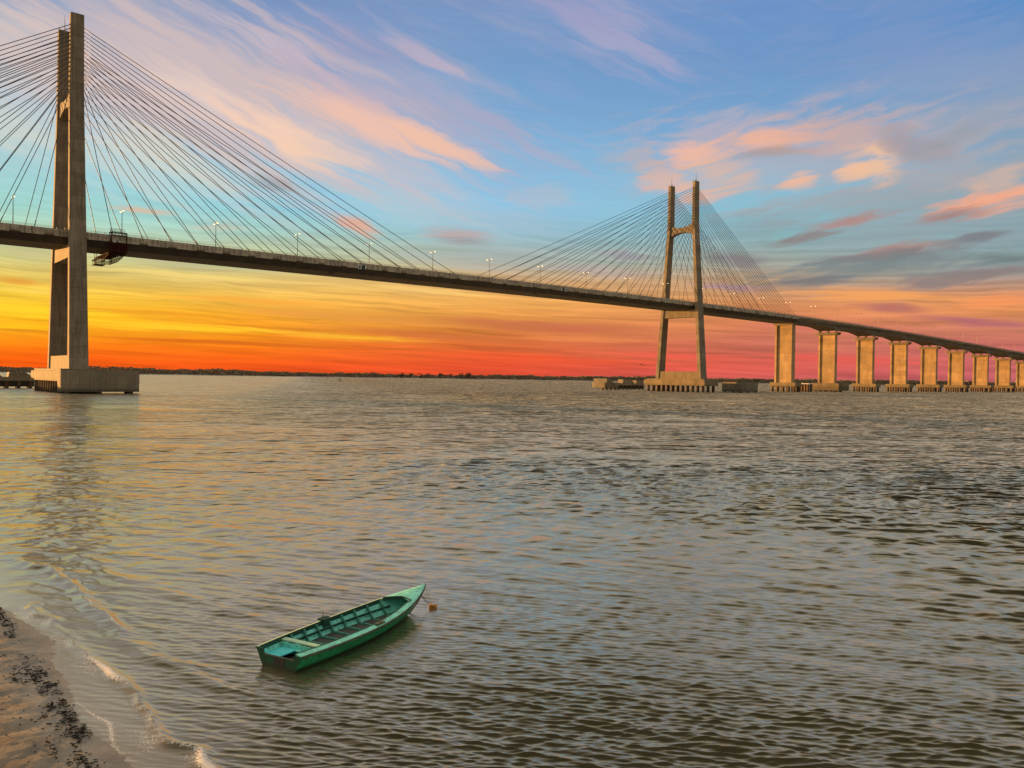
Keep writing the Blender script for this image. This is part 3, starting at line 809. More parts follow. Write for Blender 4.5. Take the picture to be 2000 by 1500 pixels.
m = MB(); m.loft([[(-1.9, -1.5, 2.58), (1.9, -1.5, 2.58), (0, -1.5, 3.7)], [(-1.9, 1.5, 2.58), (1.9, 1.5, 2.58), (0, 1.5, 3.7)]]); m.build('roof', M_WHITE, root)
tag(root, 'tiny white hut on the far shore at the left end of the tree clump', 'hut')

# buoy out on the river
root = empty('buoy', None, (-216, 1020, 0))
m = MB(); m.tube([(0, 0, -.5), (0, 0, .2), (0, 0, .8), (0, 0, 1.0)], [1.3, 1.6, 1.5, .9], 14); m.build('float_body', M_DARK, root, smooth=True)
m = MB()
for k in range(4): a = k*math.pi/2; m.tube([(math.cos(a)*.7, math.sin(a)*.7, 1), (math.cos(a)*.3, math.sin(a)*.3, 3.2)], .1, 5)
m.tube([(0, 0, 2.2), (0, 0, 3.4)], .45, 8); m.build('tower', M_DARK, root)
m = MB(); m.tube([(0, 0, 3.4), (0, 0, 3.9), (0, 0, 4.4)], [.25, .3, .05], 8); m.build('top_mark', M_DARK, root)
tag(root, 'small dark navigation buoy far out on the pale water', 'buoy')

# two birds low over the water
def bird(x, y, z, roll, lab):
    m = MB(); rings = []
    for u, r in ((-.34, .01), (-.24, .05), (-.05, .085), (.12, .075), (.22, .05), (.27, .055), (.33, .04), (.40, .006)):
        rings.append([(u, r*math.cos(a), r*math.sin(a)) for a in np.linspace(0, 2*math.pi, 9)[:-1]])
    m.loft(rings)
    for sg in (-1, 1):
        m.loft([[(.10, sg*.03, .04), (-.08, sg*.03, .03), (-.08, sg*.03, .05), (.10, sg*.03, .06)], [(.14, sg*.32, .22), (-.03, sg*.32, .21), (-.03, sg*.32, .22), (.14, sg*.32, .235)], [(.06, sg*.62, .17), (-.03, sg*.64, .165), (-.03, sg*.64, .17), (.06, sg*.62, .175)]])
    m.loft([[(-.26, -.05, 0), (-.26, .05, 0), (-.26, .05, .02), (-.26, -.05, .02)], [(-.46, -.09, .01), (-.46, .09, .01), (-.46, .09, .015), (-.46, -.09, .015)]])
    o = m.build('bird', M_DARK, smooth=True); o.location = (x, y, z); o.rotation_euler = (R(roll), 0, R(160)); o.scale = (1.5, 1.5, 1.5)
    tag(o, lab, 'bird', 'birds flying low over the river')
bird(63.2, 400, 14.7, 12, 'small dark bird in flight left of the right pylon, left one of the pair')
bird(64.5, 401, 14.3, -10, 'small dark bird in flight left of the right pylon, right one of the pair')

# ------------------------------------------------------------------ near shore
SHORE = np.array([(-330, 190), (-150, 110), (-75, 75), (-44.83, 54.86), (-23.65, 34.27), (-16.43, 26.24), (-12.95, 22.05), (-10.73, 19.32), (-9.22, 17.72), (-7.78, 16.14), (-6.84, 15.01), (-5.38, 13.0), (-3, 9.5), (1, 5), (9, 0), (30, -8), (120, -30)])
FOAM = np.array([(-14.79, 25.16), (-11.87, 22.1), (-10.51, 20.56), (-9.72, 19.87), (-8.69, 18.61), (-7.84, 17.77), (-7.18, 16.75), (-6.58, 16.07), (-6.01, 15.65), (-5.58, 15.04), (-4.82, 13.97), (-3.5, 12)])
RIDGE = np.array([(-19.7, 32.07), (-16.52, 29.33), (-12.94, 25.25), (-10.51, 22.16), (-9.69, 21.44), (-8.61, 20.64), (-7.31, 19.63), (-5.6, 18.3)])
RIDGE2 = np.array([(-18, 33), (-14.38, 29.85), (-11.23, 26.84), (-8.44, 24.66), (-5.5, 22.8)])
DEBRIS = np.array([(-22.09, 31.46), (-14.9, 23.82), (-12.62, 21.04), (-11.3, 19.47), (-9.9, 17.84), (-8.59, 16.23), (-7.75, 14.98), (-6.91, 13.74), (-5.6, 12)])
def poly_dist(X, Y, pl, signed=False):
    best = np.full(X.shape, 1e9); sg = np.ones(X.shape); along = np.zeros(X.shape); acc = 0
    for (ax, ay), (bx, by) in zip(pl[:-1], pl[1:]):
        dx, dy = bx - ax, by - ay; L = math.hypot(dx, dy)
        u = np.clip(((X - ax)*dx + (Y - ay)*dy)/L**2, 0, 1)
        d = np.hypot(X - ax - u*dx, Y - ay - u*dy)
        s = np.sign((X - ax)*dy - (Y - ay)*dx)
        k = d < best
        best = np.where(k, d, best); sg = np.where(k, s, sg); along = np.where(k, acc + u*L, along); acc += L
    return (best*sg if signed else best), along
def wob(X, Y, k, seed, n=7):                        # smooth pseudo-noise, about -1..1
    r = np.random.default_rng(seed); o = np.zeros_like(X)
    for _ in range(n):
        a = r.uniform(0, 2*np.pi); f = k*r.uniform(.6, 1.7); o += np.sin((X*np.cos(a) + Y*np.sin(a))*f + r.uniform(0, 6.28))
    return o/np.sqrt(n)*.8
def grid_mesh(name, X, Y, Z, mat, attrs=None):
    ny, nx = X.shape
    me = bpy.data.meshes.new(name)
    v = np.stack([X, Y, Z], -1).reshape(-1, 3).astype(np.float32)
    i = np.arange(ny*nx, dtype=np.int32).reshape(ny, nx)
    q = np.stack([i[:-1, :-1], i[:-1, 1:], i[1:, 1:], i[1:, :-1]], -1).reshape(-1, 4)
    me.vertices.add(len(v)); me.vertices.foreach_set('co', v.ravel())
    me.loops.add(q.size); me.loops.foreach_set('vertex_index', q.ravel())
    me.polygons.add(len(q)); me.polygons.foreach_set('loop_start', np.arange(0, q.size, 4, dtype=np.int32))
    me.update(calc_edges=True); me.shade_smooth(); me.materials.append(mat)
    for k, a in (attrs or {}).items():
        at = me.attributes.new(k, 'FLOAT', 'POINT'); at.data.foreach_set('value', a.astype(np.float32).ravel())
    o = bpy.data.objects.new(name, me); COL.objects.link(o); return o

# signed distance to the waterline: + on land
def land(X, Y):
    d, al = poly_dist(X, Y, SHORE, True); return -d, al
d0, _ = land(np.array([-40.]), np.array([10.]))
LS = 1 if d0[0] > 0 else -1
# beach
gx, gy = np.meshgrid(np.concatenate([np.arange(-340, -60, 7), np.arange(-60, -24, .8), np.arange(-24, -2, .07), np.arange(-2, 40, .8)]),
                     np.concatenate([np.arange(-40, 8, 1.5), np.arange(8, 32, .07), np.arange(32, 90, 1.0), np.arange(90, 200, 6)]))
D, AL = land(gx, gy); D = D*LS
D = D + .13*wob(gx, gy, 1.6, 3) + .22*wob(gx, gy, .5, 4)
Zb = np.where(D > 0, .055*D + .010*np.maximum(D - 3, 0)**1.3, .06*np.maximum(D, -30))
Zb = np.minimum(Zb, 2.2) + np.where(D > .4, .010*wob(gx, gy, 6, 5) + .005*wob(gx, gy, 17, 6), 0)
mat, t, b = material('beach_sand')
oc = t.new('ShaderNodeTexCoord').outputs['Object']
at = t.new('ShaderNodeAttribute', attribute_name='shore')
wet = t.math('ADD', at.outputs['Fac'], t.math('MULTIPLY', t.math('SUBTRACT', t.noise(oc, .9, 4), .5), 1.1))
dryc = t.mix(t.range(t.noise(oc, .45, 5, .6), .35, .65), (.22, .145, .075, 1), (.26, .16, .10, 1))
dryc = t.mix(t.range(t.noise(oc, 2.2, 6, .7), .55, .72, 0, .55, True), dryc, (.13, .09, .045, 1))
midc = t.mix(t.range(t.noise(oc, 1.3, 5, .65), .4, .62), (.15, .125, .09, 1), (.30, .24, .165, 1))
col = t.mix(t.range(wet, 1.2, 2.4, 0, 1, True), midc, dryc)
col = t.mix(t.range(t.noise(oc, 26, 3, .7), .62, .72, 0, .5, True), col, (.07, .05, .03, 1))
col = t.mix(1, col, t.range(t.noise(oc, 60, 3, .6), .3, .7, .85, 1.15), 'MULTIPLY')
t.put(b.inputs['Base Color'], col)
t.put(b.inputs['Roughness'], t.range(wet, .5, 1.5, .28, .85, True))
bn = t.new('ShaderNodeBump'); bn.inputs['Distance'].default_value = .02; bn.inputs['Strength'].default_value = .7
t.put(bn.inputs['Height'], t.math('ADD', t.noise(oc, 9, 5, .65), t.math('MULTIPLY', t.noise(oc, 50, 2), .3))); t.put(b.inputs['Normal'], bn.outputs[0])
tag(grid_mesh('beach', gx, gy, Zb, mat, {'shore': D}), kind='structure')

# dark litter the waves left on the sand
m = MB()
def bz(x, y):
    d = float(land(np.array([x]), np.array([y]))[0][0])*LS
    return .055*max(d, 0) + .010*max(d - 3, 0)**1.3 + .012
seg = np.diff(DEBRIS, axis=0); Ls = np.hypot(seg[:, 0], seg[:, 1]); cum = np.concatenate([[0], np.cumsum(Ls)])
def along_debris(s):
    k = min(int(np.searchsorted(cum, s, 'right')) - 1, len(seg) - 1); u = (s - cum[k])/Ls[k]
    p = DEBRIS[k] + seg[k]*u; nrm = np.array([-seg[k][1], seg[k][0]])/Ls[k]; return p, nrm, seg[k]/Ls[k]
def fleck(x, y, L, w, ang):
    z = bz(x, y); dx, dy = math.cos(ang)*L/2, math.sin(ang)*L/2
    h = w*.5
    m.loft([[(x - dx - dy*.2*w/L, y - dy, z - .01), (x - dx, y - dy + w*.3, z - .01), (x - dx, y - dy, z + h*.3)],
            [(x + dy*w/L, y - w*.5, z - .01), (x, y + w*.5, z - .01), (x, y, z + h)],
            [(x + dx, y + dy - w*.2, z - .01), (x + dx, y + dy + w*.2, z - .01), (x + dx, y + dy, z + h*.3)]])
LAND = 1 if float(land(np.array([DEBRIS[4][0] - .8]), np.array([DEBRIS[4][1] - .5]))[0][0])*LS > float(land(DEBRIS[4][:1], DEBRIS[4][1:])[0][0])*LS else -1
LAND *= 1 if (seg[4][1]*.8 - seg[4][0]*.5) > 0 else -1
clumps = [random.uniform(7, cum[-1] - .3) for _ in range(210)]
for c in clumps:
    off0 = random.gauss(0, .09) if random.random() < .86 else LAND*random.uniform(.1, .6)
    for _ in range(random.randint(5, 16)):
        s = min(max(c + random.gauss(0, .12), .1), cum[-1] - .05); p, nr, tg = along_debris(s)
        o = off0 + random.gauss(0, .06)
        L = random.uniform(.02, .085)
        fleck(p[0] + nr[0]*o, p[1] + nr[1]*o, L, random.uniform(.007, .02), random.gauss(.15, .5))
for _ in range(170):                                # single specks further up the sand
    s = random.uniform(8, cum[-1] - .1); p, nr, tg = along_debris(s); o = abs(random.gauss(0, 1.0))
    sgn = 1 if float(land(np.array([p[0] + nr[0]]), np.array([p[1] + nr[1]]))[0][0])*LS > float(land(np.array([p[0]]), np.array([p[1]]))[0][0])*LS else -1
    fleck(p[0] + nr[0]*o*sgn, p[1] + nr[1]*o*sgn, random.uniform(.02, .07), random.uniform(.01, .03), random.uniform(0, 3))
tag(m.build('washed_up_debris', mottled('rotting_weed', (.022, .022, .018), .4, 8, .9), fix=False), kind='stuff')

# ------------------------------------------------------------------ the river
BOAT_C = np.array((-5.70, 20.13)); BOAT_A = np.array((.479, .878))
def build_water():
    k = 813*CAM_H
    v = np.concatenate([np.linspace(1.7, 4, 8), np.arange(4.5, 460, .62), np.arange(462, 1500, 12)])[::-1]
    r = np.concatenate([k/v, [4200, 5200]])
    az = np.radians(np.concatenate([np.arange(-150, -42, 1.5), np.arange(-42, -35, .3), np.arange(-35, 35, .058), np.arange(35, 42, .3), np.arange(42, 151, 1.5)]))
    Rr, A = np.meshgrid(r, az, indexing='ij')
    X, Y = Rr*np.sin(A), Rr*np.cos(A); Z = np.zeros_like(X)
    dr = np.gradient(r)
    g1 = .5 + .5*np.tanh(1.6*wob(X, Y, .10, 11)); g2 = np.clip(1 + .55*wob(X, Y, .45, 12), .2, 2); g3 = np.clip(1 + .5*wob(X, Y, .045, 13), .25, 2)
    R_ = np.random.default_rng(5)
    D, _ = land(X, Y); D = D*LS
    shal = np.clip((-D + .1)/3.0, .2, 1)
    # boat shelter
    bs = (X - BOAT_C[0])*BOAT_A[0] + (Y - BOAT_C[1])*BOAT_A[1]; bw = (X - BOAT_C[0])*BOAT_A[1] - (Y - BOAT_C[1])*BOAT_A[0]
    inboat = np.clip((np.hypot(np.clip(np.abs(bs - 3.1) - 2.6, 0, None), bw*1.0) - .5)/.5, .12, 1)
    waves = []
    for _ in range(26): waves.append((R_.uniform(1.4, 3.2), R_.normal(math.atan2(-.87, -.46), .16), 'L'))
    for _ in range(36): waves.append((R_.uniform(.42, 1.1), R_.normal(math.atan2(-.94, -.30), .20), 'M'))
    for _ in range(50): waves.append((R_.uniform(.12, .36), R_.normal(math.atan2(-.97, -.20), .22), 'S'))
    for _ in range(48): waves.append((R_.uniform(.8, 2.2), R_.normal(math.atan2(-.97, -.12), .50), 'X'))
    for _ in range(40): waves.append((R_.uniform(3.4, 8), R_.normal(math.atan2(-.98, -.08), .45), 'Y'))
    off1, off2 = np.clip((-D - 12)/26, .12, 1), np.clip((-D - 40)/70, 0, 1)      # rougher out in the channel
    lee = np.clip((X + .25*Y + 26)/58, .24, 1)        # calmer water under the near bank on the left
    DX, DY = np.zeros_like(X), np.zeros_like(X)
    for lam, th, kind in waves:
        kk = 2*np.pi/lam
        att = np.clip((lam/dr - 2.0)/1.6, 0, 1); nmax = int((att > 0).sum())
        if nmax == 0: continue
        sl = SLOPES[kind]*R_.uniform(.6, 1.4)
        amp = sl/kk*WAVE
        x, y = X[:nmax], Y[:nmax]
        ph = kk*(x*np.cos(th) + y*np.sin(th)) + R_.uniform(0, 6.28) + (.5*wob(x, y, kk*.12, R_.integers(1e6), 3) if lam < 8 else .6*wob(x, y, kk*.2, R_.integers(1e6), 3))
        s = np.sin(ph); w = s - .25*np.cos(2*ph)
        g = {'L': (.55 + .6*g1)[:nmax], 'M': (g2*(.7 + .3*lee))[:nmax], 'S': ((.6 + .4*g2)*(.7 + .5*g1)*(.62 + .38*lee))[:nmax], 'X': (g3*off1*lee*(.5 + .8*g1))[:nmax], 'Y': (g3*off2*(.35 + 1.1*g1))[:nmax]}[kind]
        q = amp*att[:nmax, None]*g; c = np.cos(ph)*q*.75
        Z[:nmax] += q*w; DX[:nmax] += c*np.cos(th); DY[:nmax] += c*np.sin(th)
    sh = shal*inboat; Z *= sh; DX *= sh; DY *= sh
    # small breakers running along the shore, with foam on them
    nn = int((r < 60).sum()); x, y = X[:nn], Y[:nn]
    foam = np.zeros_like(X)
    j1, j2 = .22*wob(x, y, 1.1, 21), .10*wob(x, y, 3.5, 22)
    d, al = poly_dist(x, y, FOAM, True); d = d + j1*.7 + j2
    Z[:nn] += .07*np.exp(-(d/.15)**2)*np.clip(.75 + .5*wob(x, y, 1.3, 23), .1, 1.6)
    foam[:nn] = np.maximum(foam[:nn], np.exp(-((d - .03)/.13)**2)*np.clip((al - 2.0)/2.5, 0, 1)*np.clip(.55 + .4*wob(x, y, 1.5, 24), .1, .85))
    foam[:nn] = np.maximum(foam[:nn], .36*np.exp(-((d - .30)/.45)**2)*np.clip(.45 + wob(x, y, 2.5, 25), 0, 1))
    d, al = poly_dist(x, y, RIDGE, True); d = d + j1 + j2
    env = np.clip(al/4, 0, 1)*np.clip((20 - al)/4, 0, 1)
    Z[:nn] += env*(.12*np.exp(-(d/.26)**2) - .03*np.exp(-((d + .35)/.3)**2))*np.clip(.8 + .4*wob(x, y, .9, 26), .2, 1.5)
    foam[:nn] = np.maximum(foam[:nn], env*.55*np.exp(-((d + .02)/.09)**2)*np.clip(.1 + wob(x, y, 1.4, 27), 0, 1))
    d, al = poly_dist(x, y, RIDGE2, True); d = d + 1.5*j1
    Z[:nn] += np.clip(al/4, 0, 1)*np.clip((17 - al)/5, 0, 1)*.055*np.exp(-(d/.33)**2)
    ds = D[:nn] + .25*wob(x, y, .9, 28) + .12*wob(x, y, 3, 29)
    foam[:nn] = np.maximum(foam[:nn], .55*np.exp(-((ds + .02)/.06)**2)*np.clip(.35 + .6*wob(x, y, 1.2, 30), 0, 1))
    m, t, b = material('river_water')
    oc = t.new('ShaderNodeTexCoord').outputs['Object']
    fa = t.new('ShaderNodeAttribute', attribute_name='foam').outputs['Fac']
    sa = t.new('ShaderNodeAttribute', attribute_name='shallow').outputs['Fac']
    cloudy = t.range(t.noise(oc, .035, 4), .35, .65)
    silt = t.mix(cloudy, (.055, .050, .028, 1), (.075, .067, .038, 1))
    silt = t.mix(sa, silt, (.21, .17, .115, 1))
    fb = t.noise(oc, 22, 5, .75)
    fm = t.range(t.math('ADD', fa, t.math('MULTIPLY', t.math('SUBTRACT', fb, .5), 2.4)), .36, .62, 0, 1, True)
    fm = t.math('MULTIPLY', fm, t.range(fa, .04, .2))
    body = t.mix(fm, silt, (.80, .75, .66, 1))
    # fine ripples below the mesh's own resolution, in gusty patches
    sp = t.new('ShaderNodeVectorMath', operation='LENGTH'); t.put(sp.inputs[0], oc)
    dist = sp.outputs['Value']
    sx = t.new('ShaderNodeSeparateXYZ'); t.put(sx.inputs[0], oc)
    lee = t.range(t.math('MULTIPLY_ADD', sx.outputs[1], .25, sx.outputs[0]), -30, 60, .24, 1)
    rough = t.math('ADD', t.range(lee, .24, .75, .13, WROUGH), t.math('ADD', t.math('MULTIPLY', sa, .06), t.math('MULTIPLY', t.range(dist, 50, 260, 0, .24), lee)))
    gust = t.range(t.noise(t.mapping(oc, rot=(0, 0, R(-8)), scale=(.018, .050, 1)), 1, 5, .62), .33, .68, .30, 1.25, True)
    rip1 = t.noise(t.mapping(oc, rot=(0, 0, R(14)), scale=(1.6, 5.2, 1)), 1, 4, .62, .4)
    def chop(scale, rot, h, d0, d1):                # open-water chop, larger and larger with the distance one looks over
        nz = t.noise(t.mapping(oc, rot=(0, 0, R(rot)), scale=(.9, 1.2, 1)), scale, 1.6, .5, .35)
        return t.math('MULTIPLY', nz, t.range(dist, d0, d1, 0, h))
    big = t.math('ADD', t.math('ADD', chop(.75, 8, CHOP[0], 26, 50), chop(.24, 4, CHOP[1], 48, 85)), t.math('ADD', chop(.085, 10, CHOP[2], 85, 160), chop(.032, 6, CHOP[3], 170, 330)))
    big = t.math('MULTIPLY', big, lee)
    h = t.math('ADD', t.math('MULTIPLY', rip1, .006), t.math('MULTIPLY', big, t.range(gust, 0, 1.25, .25, 1.0)))
    bn = t.new('ShaderNodeBump'); bn.inputs['Strength'].default_value = 1; bn.inputs['Distance'].default_value = RIPPLE
    t.put(bn.inputs['Height'], h)
    # silty body under a reflecting surface
    t.n.remove(b)
    df = t.new('ShaderNodeBsdfDiffuse'); t.put(df.inputs[0], body); t.put(df.inputs['Normal'], bn.outputs[0])
    gl = t.new('ShaderNodeBsdfGlossy'); gl.inputs[0].default_value = GLOSS_COL; t.put(gl.inputs['Roughness'], rough); t.put(gl.inputs['Normal'], bn.outputs[0])
    lw = t.new('ShaderNodeLayerWeight'); t.put(lw.inputs['Normal'], bn.outputs[0])
    fac = t.new('ShaderNodeFloatCurve'); t.put(fac.inputs['Value'], lw.outputs['Facing'])   # reflectance, head-on to grazing
    cv = fac.mapping.curves[0]
    for k, pt in enumerate(REFL):
        if k < 2: cv.points[k].location = pt
        else: cv.points.new(*pt)
    fac.mapping.update()
    mx = t.new('ShaderNodeMixShader'); t.put(mx.inputs[0], t.math('MULTIPLY', fac.outputs[0], t.range(fm, 0, 1, 1, .1)))
    t.l.new(df.outputs[0], mx.inputs[1]); t.l.new(gl.outputs[0], mx.inputs[2])
    t.l.new(mx.outputs[0], t.n['Material Output'].inputs[0])
    tag(grid_mesh('river', X + DX, Y + DY, Z, m, {'foam': foam, 'shallow': np.clip((D + 1.6)/1.8, 0, 1)}), kind='structure')
build_water()

# ------------------------------------------------------------------ the green boat (x to the bow, y to port)
BOAT = empty('rowing_boat', None, (BOAT_C[0], BOAT_C[1], 0), math.atan2(BOAT_A[1], BOAT_A[0]))
tag(BOAT, 'empty green wooden rowing boat floating near the shore', 'boat')
M_HULL = mottled('hull_green_paint', (.03, .42, .16), .35, 2.5, .5, .004, 30, dark=(.05, .09, .04), dscale=7, damt=.7, grime=(.03, .13))
M_TEAL = mottled('teal_deck_paint', (.26, .84, .60), .22, 3, .55, .003, 40, dark=(.20, .30, .22), dscale=11, damt=.85)
M_INNER = mottled('turquoise_inner_paint', (.20, .80, .66), .22, 3.5, .6, .004, 30, dark=(.08, .22, .18), dscale=9, damt=.85)
M_TURQ = mottled('bright_turquoise_paint', (.08, .70, .72), .15, 4, .55)
M_CREAM = mottled('pale_green_paint', (.50, .74, .46), .15, 5, .6, dark=(.25, .30, .18), dscale=12, damt=.5)
M_WORN = mottled('worn_rail_wood', (.075, .095, .06), .5, 8, .8, dark=(.22, .17, .12), dscale=11, damt=.8)
M_TRANS = mottled('transom_dark_green', (.008, .085, .04), .3, 5, .55, dark=(.03, .05, .03), dscale=8, damt=.6, grime=(.03, .12))
M_RIB = mottled('rib_green_paint', (.06, .30, .22), .35, 9, .6, dark=(.10, .36, .28), dscale=14, damt=.7)
M_BILGE = mottled('bilge_dark', (.035, .042, .03), .4, 5, .6)
M_DGREEN = mottled('dark_green_paint_worn', (.014, .075, .045), .35, 5, .6, dark=(.05, .06, .045), dscale=10, damt=.7)
def spline(xs, ys):
    xs = np.array(xs, float); ys = np.array(ys, float); mt = np.gradient(ys, xs)
    def f(s):
        k = int(np.clip(np.searchsorted(xs, s) - 1, 0, len(xs) - 2)); h = xs[k+1] - xs[k]; u = min(max((s - xs[k])/h, 0), 1)
        return float((2*u**3 - 3*u*u + 1)*ys[k] + (u**3 - 2*u*u + u)*h*mt[k] + (-2*u**3 + 3*u*u)*ys[k+1] + (u**3 - u*u)*h*mt[k+1])
    return f
LOA = 6.35
fB = spline([0, 1, 2, 3, 4, 4.8, 5.5, 6.0, LOA], [.76, .85, .885, .875, .775, .61, .385, .18, .012])
fS = spline([0, 1.5, 3, 4.5, 5.5, LOA], [.415, .40, .415, .50, .60, .70])
fb = spline([0, 1.5, 2.8, 4, 5, 5.6, LOA], [.47, .54, .50, .33, .11, .02, .008])
def fK(s): return -.13 if s < 4.9 else -.13 + (s - 4.9)**1.75*.50
def side(s, u):                                     # point on the outer side, u from chine 0 to sheer 1 (half breadth, height)
    zb = min(fK(s) + .02, fS(s) - .02); B, b_ = fB(s), fb(s)
    return b_ + (B - b_)*(u**.85), zb + (fS(s) - zb)*u
ST = np.concatenate([np.linspace(0, 5.4, 28), np.linspace(5.5, LOA, 14)])
m = MB(); rings = []
for s in ST:
    half = [side(s, u) for u in (1, .8, .55, .3, 0)]
    rings.append([(s, y, z) for y, z in half] + [(s, 0, min(fK(s), fS(s) - .03))] + [(s, -y, z) for y, z in reversed(half)])
m.loft(rings, closed=False)
b0 = rings[0]; top = [(0.0, -.74, .42), (0.0, -.55, .41), (0.0, -.50, .275), (0, 0, .255), (0.0, .50, .275), (0.0, .55, .41), (0.0, .74, .42)]
tr = b0[1:-1] + top                                  # transom, lower between the quarter knees
HULL = m.build('hull', M_HULL, BOAT, smooth=False)
m = MB(); m.loft([[(p[0] - .0, p[1], p[2]) for p in tr], [(p[0] + .045, p[1]*.985, p[2]) for p in tr]])
HULL = m.build('transom', M_TRANS, BOAT)
m = MB(); m.bar((.022, -.50, .272), (.022, .50, .272), .05, .03); m.build('transom_edge', M_WORN, HULL)
m = MB(); m.box(-.012, -.001, -.20, .14, .06, .25); m.build('name_board', mottled('faded_brown_board', (.06, .05, .035), .3, 9, .8), HULL)

m = MB(); rings = []                                # inside planking
for s in ST[1:34]:
    pts = []
    for u in (.97, .8, .62, .6, .42, .24): y, z = side(s, u); pts.append((s, max(y - .03 - (.012 if u in (.6, .24) else 0), .004), z))
    rings.append(pts + [(x, -y, z) for x, y, z in reversed(pts)])
m.loft(rings, closed=False); m.build('inner_planking', M_INNER, BOAT)
m = MB(); rings = []
for s in ST[1:32]:
    y, z = side(s, .36); z = max(z, .055); rings.append([(s, max(y - .05, .01), z), (s, -max(y - .05, .01), z)])
m.loft(rings, closed=False); m.build('floor_boards', M_BILGE, BOAT)
DK_S, DK_P = .19, .075                              # width of the starboard side deck and of the port rail
def fore(y): return 5.12 - .55*max(0, y)**1.15 - .25*max(0, -y)**1.3   # after edge of the foredeck
m = MB()
def strip(s_list, off0, off1, zoff, th, sg, mat, name, parent=BOAT, dz=0):
    m = MB(); rings = []
    for s in s_list:
        y0, y1 = fB(s) + off0, max(fB(s) + off1, .0); z = fS(s) + zoff
        rings.append([(s, sg*y0, z), (s, sg*y1, z + dz), (s, sg*y1, z + dz - th), (s, sg*y0, z - th)])
    m.loft(rings); return m.build(name, mat, parent)
SS = np.linspace(.0, 4.95, 30)
strip(SS, -.008, -DK_S, .016, .035, -1, M_TEAL, 'side_deck', dz=.02)
strip(SS, -.008, -DK_P, .016, .035, 1, M_CREAM, 'side_deck', dz=.012)
for sg in (-1, 1):
    strip(np.linspace(0, LOA - .03, 40), .022, -.006, .004, .045, sg, M_WORN if sg < 0 else M_DGREEN, 'rub_rail')
# foredeck
m = MB(); rings = []
for k in range(14):
    u = k/13; row_t, row_b = [], []
    for j in range(9):
        q = -1 + j/4
        s = 4.86 + (LOA - .04 - 4.86)*u
        y = q*(fB(s) - .006)
        sx = s + (1 - u)*(fore(y) - 4.86)*(1 if abs(q) < 1 else .0)
        yy = q*(fB(sx) - .006)
        z = fS(sx) + .018 + .03*(1 - q*q)
        row_t.append((sx, yy, z)); row_b.append((sx, yy, z - .03))
    rings.append(row_t + row_b[::-1])
m.loft(rings); m.build('foredeck', M_TEAL, BOAT)
# coaming round the open well
path = [(s, -(fB(s) - DK_S - .012), fS(s) + .03) for s in np.linspace(.06, 4.72, 26)]
ye = fB(4.86) - DK_S
for q in np.linspace(-1, 1, 9)[0:]:
    y = q*(.40 if q < 0 else .50); s = fore(y) - .02; path.append((s, y, fS(s) + .035 + .02*(1 - q*q)))
m = MB()
for p, q in zip(path, path[1:]): m.bar((p[0], p[1], p[2] - .03), (q[0] + .004, q[1], q[2] - .03), .026, .105)
m.build('coaming', M_DGREEN, BOAT)
m = MB(); pp = [(s, fB(s) - DK_P - .012, fS(s) - .03) for s in np.linspace(.06, 4.75, 26)]
for p, q in zip(pp, pp[1:]): m.bar(p, q, .022, .12)
m.build('inner_rail', M_DGREEN, BOAT)
# ribs, each one timber from rail to rail
for k in range(8):
    s = 1.22 + .50*k
    pts = []
    for u in (.93, .75, .58, .40, .30): y, z = side(s, u); pts.append((s, y - .05, max(z, .07)))
    y, z = side(s, .30); pts.append((s, y - .16, .075))
    pts = pts + [(s, 0, .075)] + [(x, -y, z) for x, y, z in reversed(pts)]
    m = MB(); rings = []
    for (x, y, z) in pts:
        ny = math.copysign(.055, -y) if abs(y) > .2 else 0; nz = .045
        rings.append([(x - .025, y, z), (x + .025, y, z), (x + .025, y + ny, z + nz), (x - .025, y + ny, z + nz)])
    m.loft(rings); m.build('rib', M_RIB, BOAT)
for sg in (-1, 1):                                  # stringer along the ribs
    m = MB(); pp = [(s, sg*(side(s, .64)[0] - .115), side(s, .64)[1] + .01) for s in np.linspace(1.0, 4.95, 20)]
    for p, q in zip(pp, pp[1:]): m.bar(p, q, .022, .06)
    m.build('stringer', M_DGREEN, BOAT)
m = MB(); m.box(.86, 1.03, -(fB(.95) - DK_S + .02), fB(.95) - .06, .345, .38); m.build('thwart', M_CREAM, BOAT)
m = MB(); m.box(.80, .83, -.62, .70, .07, .33); m.build('stern_bulkhead', M_INNER, BOAT)
m = MB(); m.box(.05, .795, .13, .66, .20, .225); m.build('stern_seat', M_TURQ, BOAT)
m = MB(); m.box(.05, .795, -.66, -.42, .20, .225); m.box(.05, .10, -.42, .13, .20, .225); m.box(.70, .795, -.42, .13, .20, .225); m.build('stern_seat_frame', M_INNER, BOAT)
m = MB(); m.box(.055, .79, -.415, .125, .05, .07); m.build('stern_well', M_BILGE, BOAT)
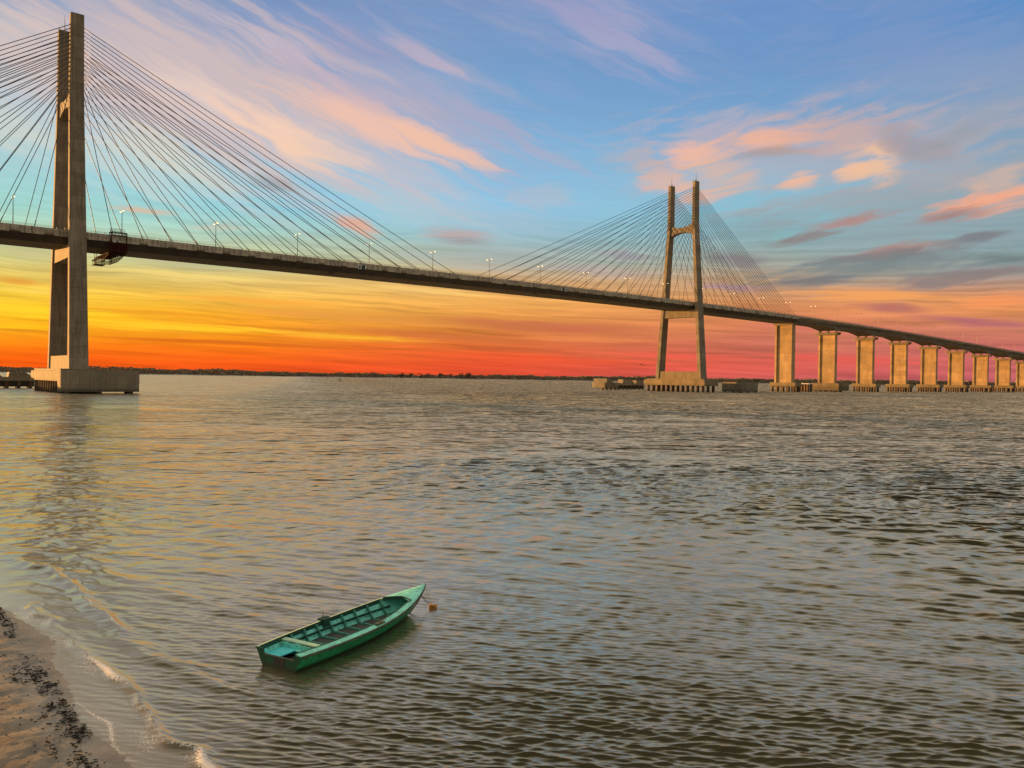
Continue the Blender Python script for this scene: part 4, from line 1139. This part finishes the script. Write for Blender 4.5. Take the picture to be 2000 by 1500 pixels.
for sg, s, yo in ((-1, 3.05, -.10), (1, 2.62, .03)):
    y = sg*(fB(s)) - sg*(.10 if sg < 0 else -.005); z = fS(s)
    m = MB(); m.box(s - .17, s + .17, y - .055, y + .055, z + .02, z + .075)
    if sg > 0: m.box(s - .15, s + .15, y - .16, y - .05, z - .16, z + .06)
    rl = m.build('rowlock_block', M_WORN if sg < 0 else M_DGREEN, BOAT)
    m = MB(); m.tube([(s, y, z + .06), (s, y, z + .21)], .012, 7); m.build('thole_pin', M_DARK, rl)
m = MB(); m.tube([(5.15, 0, -.12), (5.55, 0, .02), (5.95, 0, .25), (6.25, 0, .52), (LOA + .01, 0, .735)], [.02, .024, .026, .026, .022], 6); m.build('stem_post', M_WORN, BOAT)

# mooring float and its rope
FL = empty('mooring_float', None, (-2.39, 25.62, .03), R(-12))
M_ORANGE = mottled('faded_orange_plastic', (.50, .27, .075), .2, 8, .5, dark=(.28, .13, .04), dscale=14, damt=.6)
FL.scale = (.8, .8, .8)
m = MB(); m.box(-.155, .155, -.11, .11, -.09, .105); m.build('float_body', M_ORANGE, FL, smooth=True, bevel=.035)
m = MB(); m.box(-.05, .09, -.118, -.108, .0, .06); m.build('handle_recess', mottled('float_shadowed_recess', (.30, .12, .03), .2, 9, .7), FL)
m = MB(); m.tube([(-.12, 0, .10), (-.12, 0, .15), (-.04, 0, .15), (-.04, 0, .10)], .014, 6); m.build('float_handle', M_ORANGE, FL)
tag(FL, 'faded orange plastic mooring float on the water at the boat\'s bow', 'float')
bowp = np.append(BOAT_C + BOAT_A*(LOA - .22), .48)
m = MB(); e = np.array((-2.47, 25.63, .15)); pts = []
for k in range(9):
    u = k/8; p = bowp*(1 - u) + e*u; p[2] -= .10*math.sin(math.pi*u); pts.append(p)
m.tube(pts, .013, 6)
tag(m.build('mooring_rope', mottled('old_rope', (.10, .08, .055), .3, 20, .9), smooth=True), 'short dark mooring rope from the boat\'s bow to the orange float', 'rope')

# ------------------------------------------------------------------ render
scene.render.engine = 'CYCLES'
scene.cycles.use_denoising = DENOISE
if DENOISE:
    scene.cycles.denoiser = 'OPENIMAGEDENOISE'; scene.cycles.denoising_input_passes = 'RGB_ALBEDO_NORMAL'; scene.cycles.denoising_prefilter = 'ACCURATE'; scene.cycles.denoising_quality = 'HIGH'
scene.cycles.max_bounces = 6; scene.cycles.diffuse_bounces = 3; scene.cycles.glossy_bounces = 3
scene.cycles.sample_clamp_indirect = 3; scene.cycles.sample_clamp_direct = 2.5
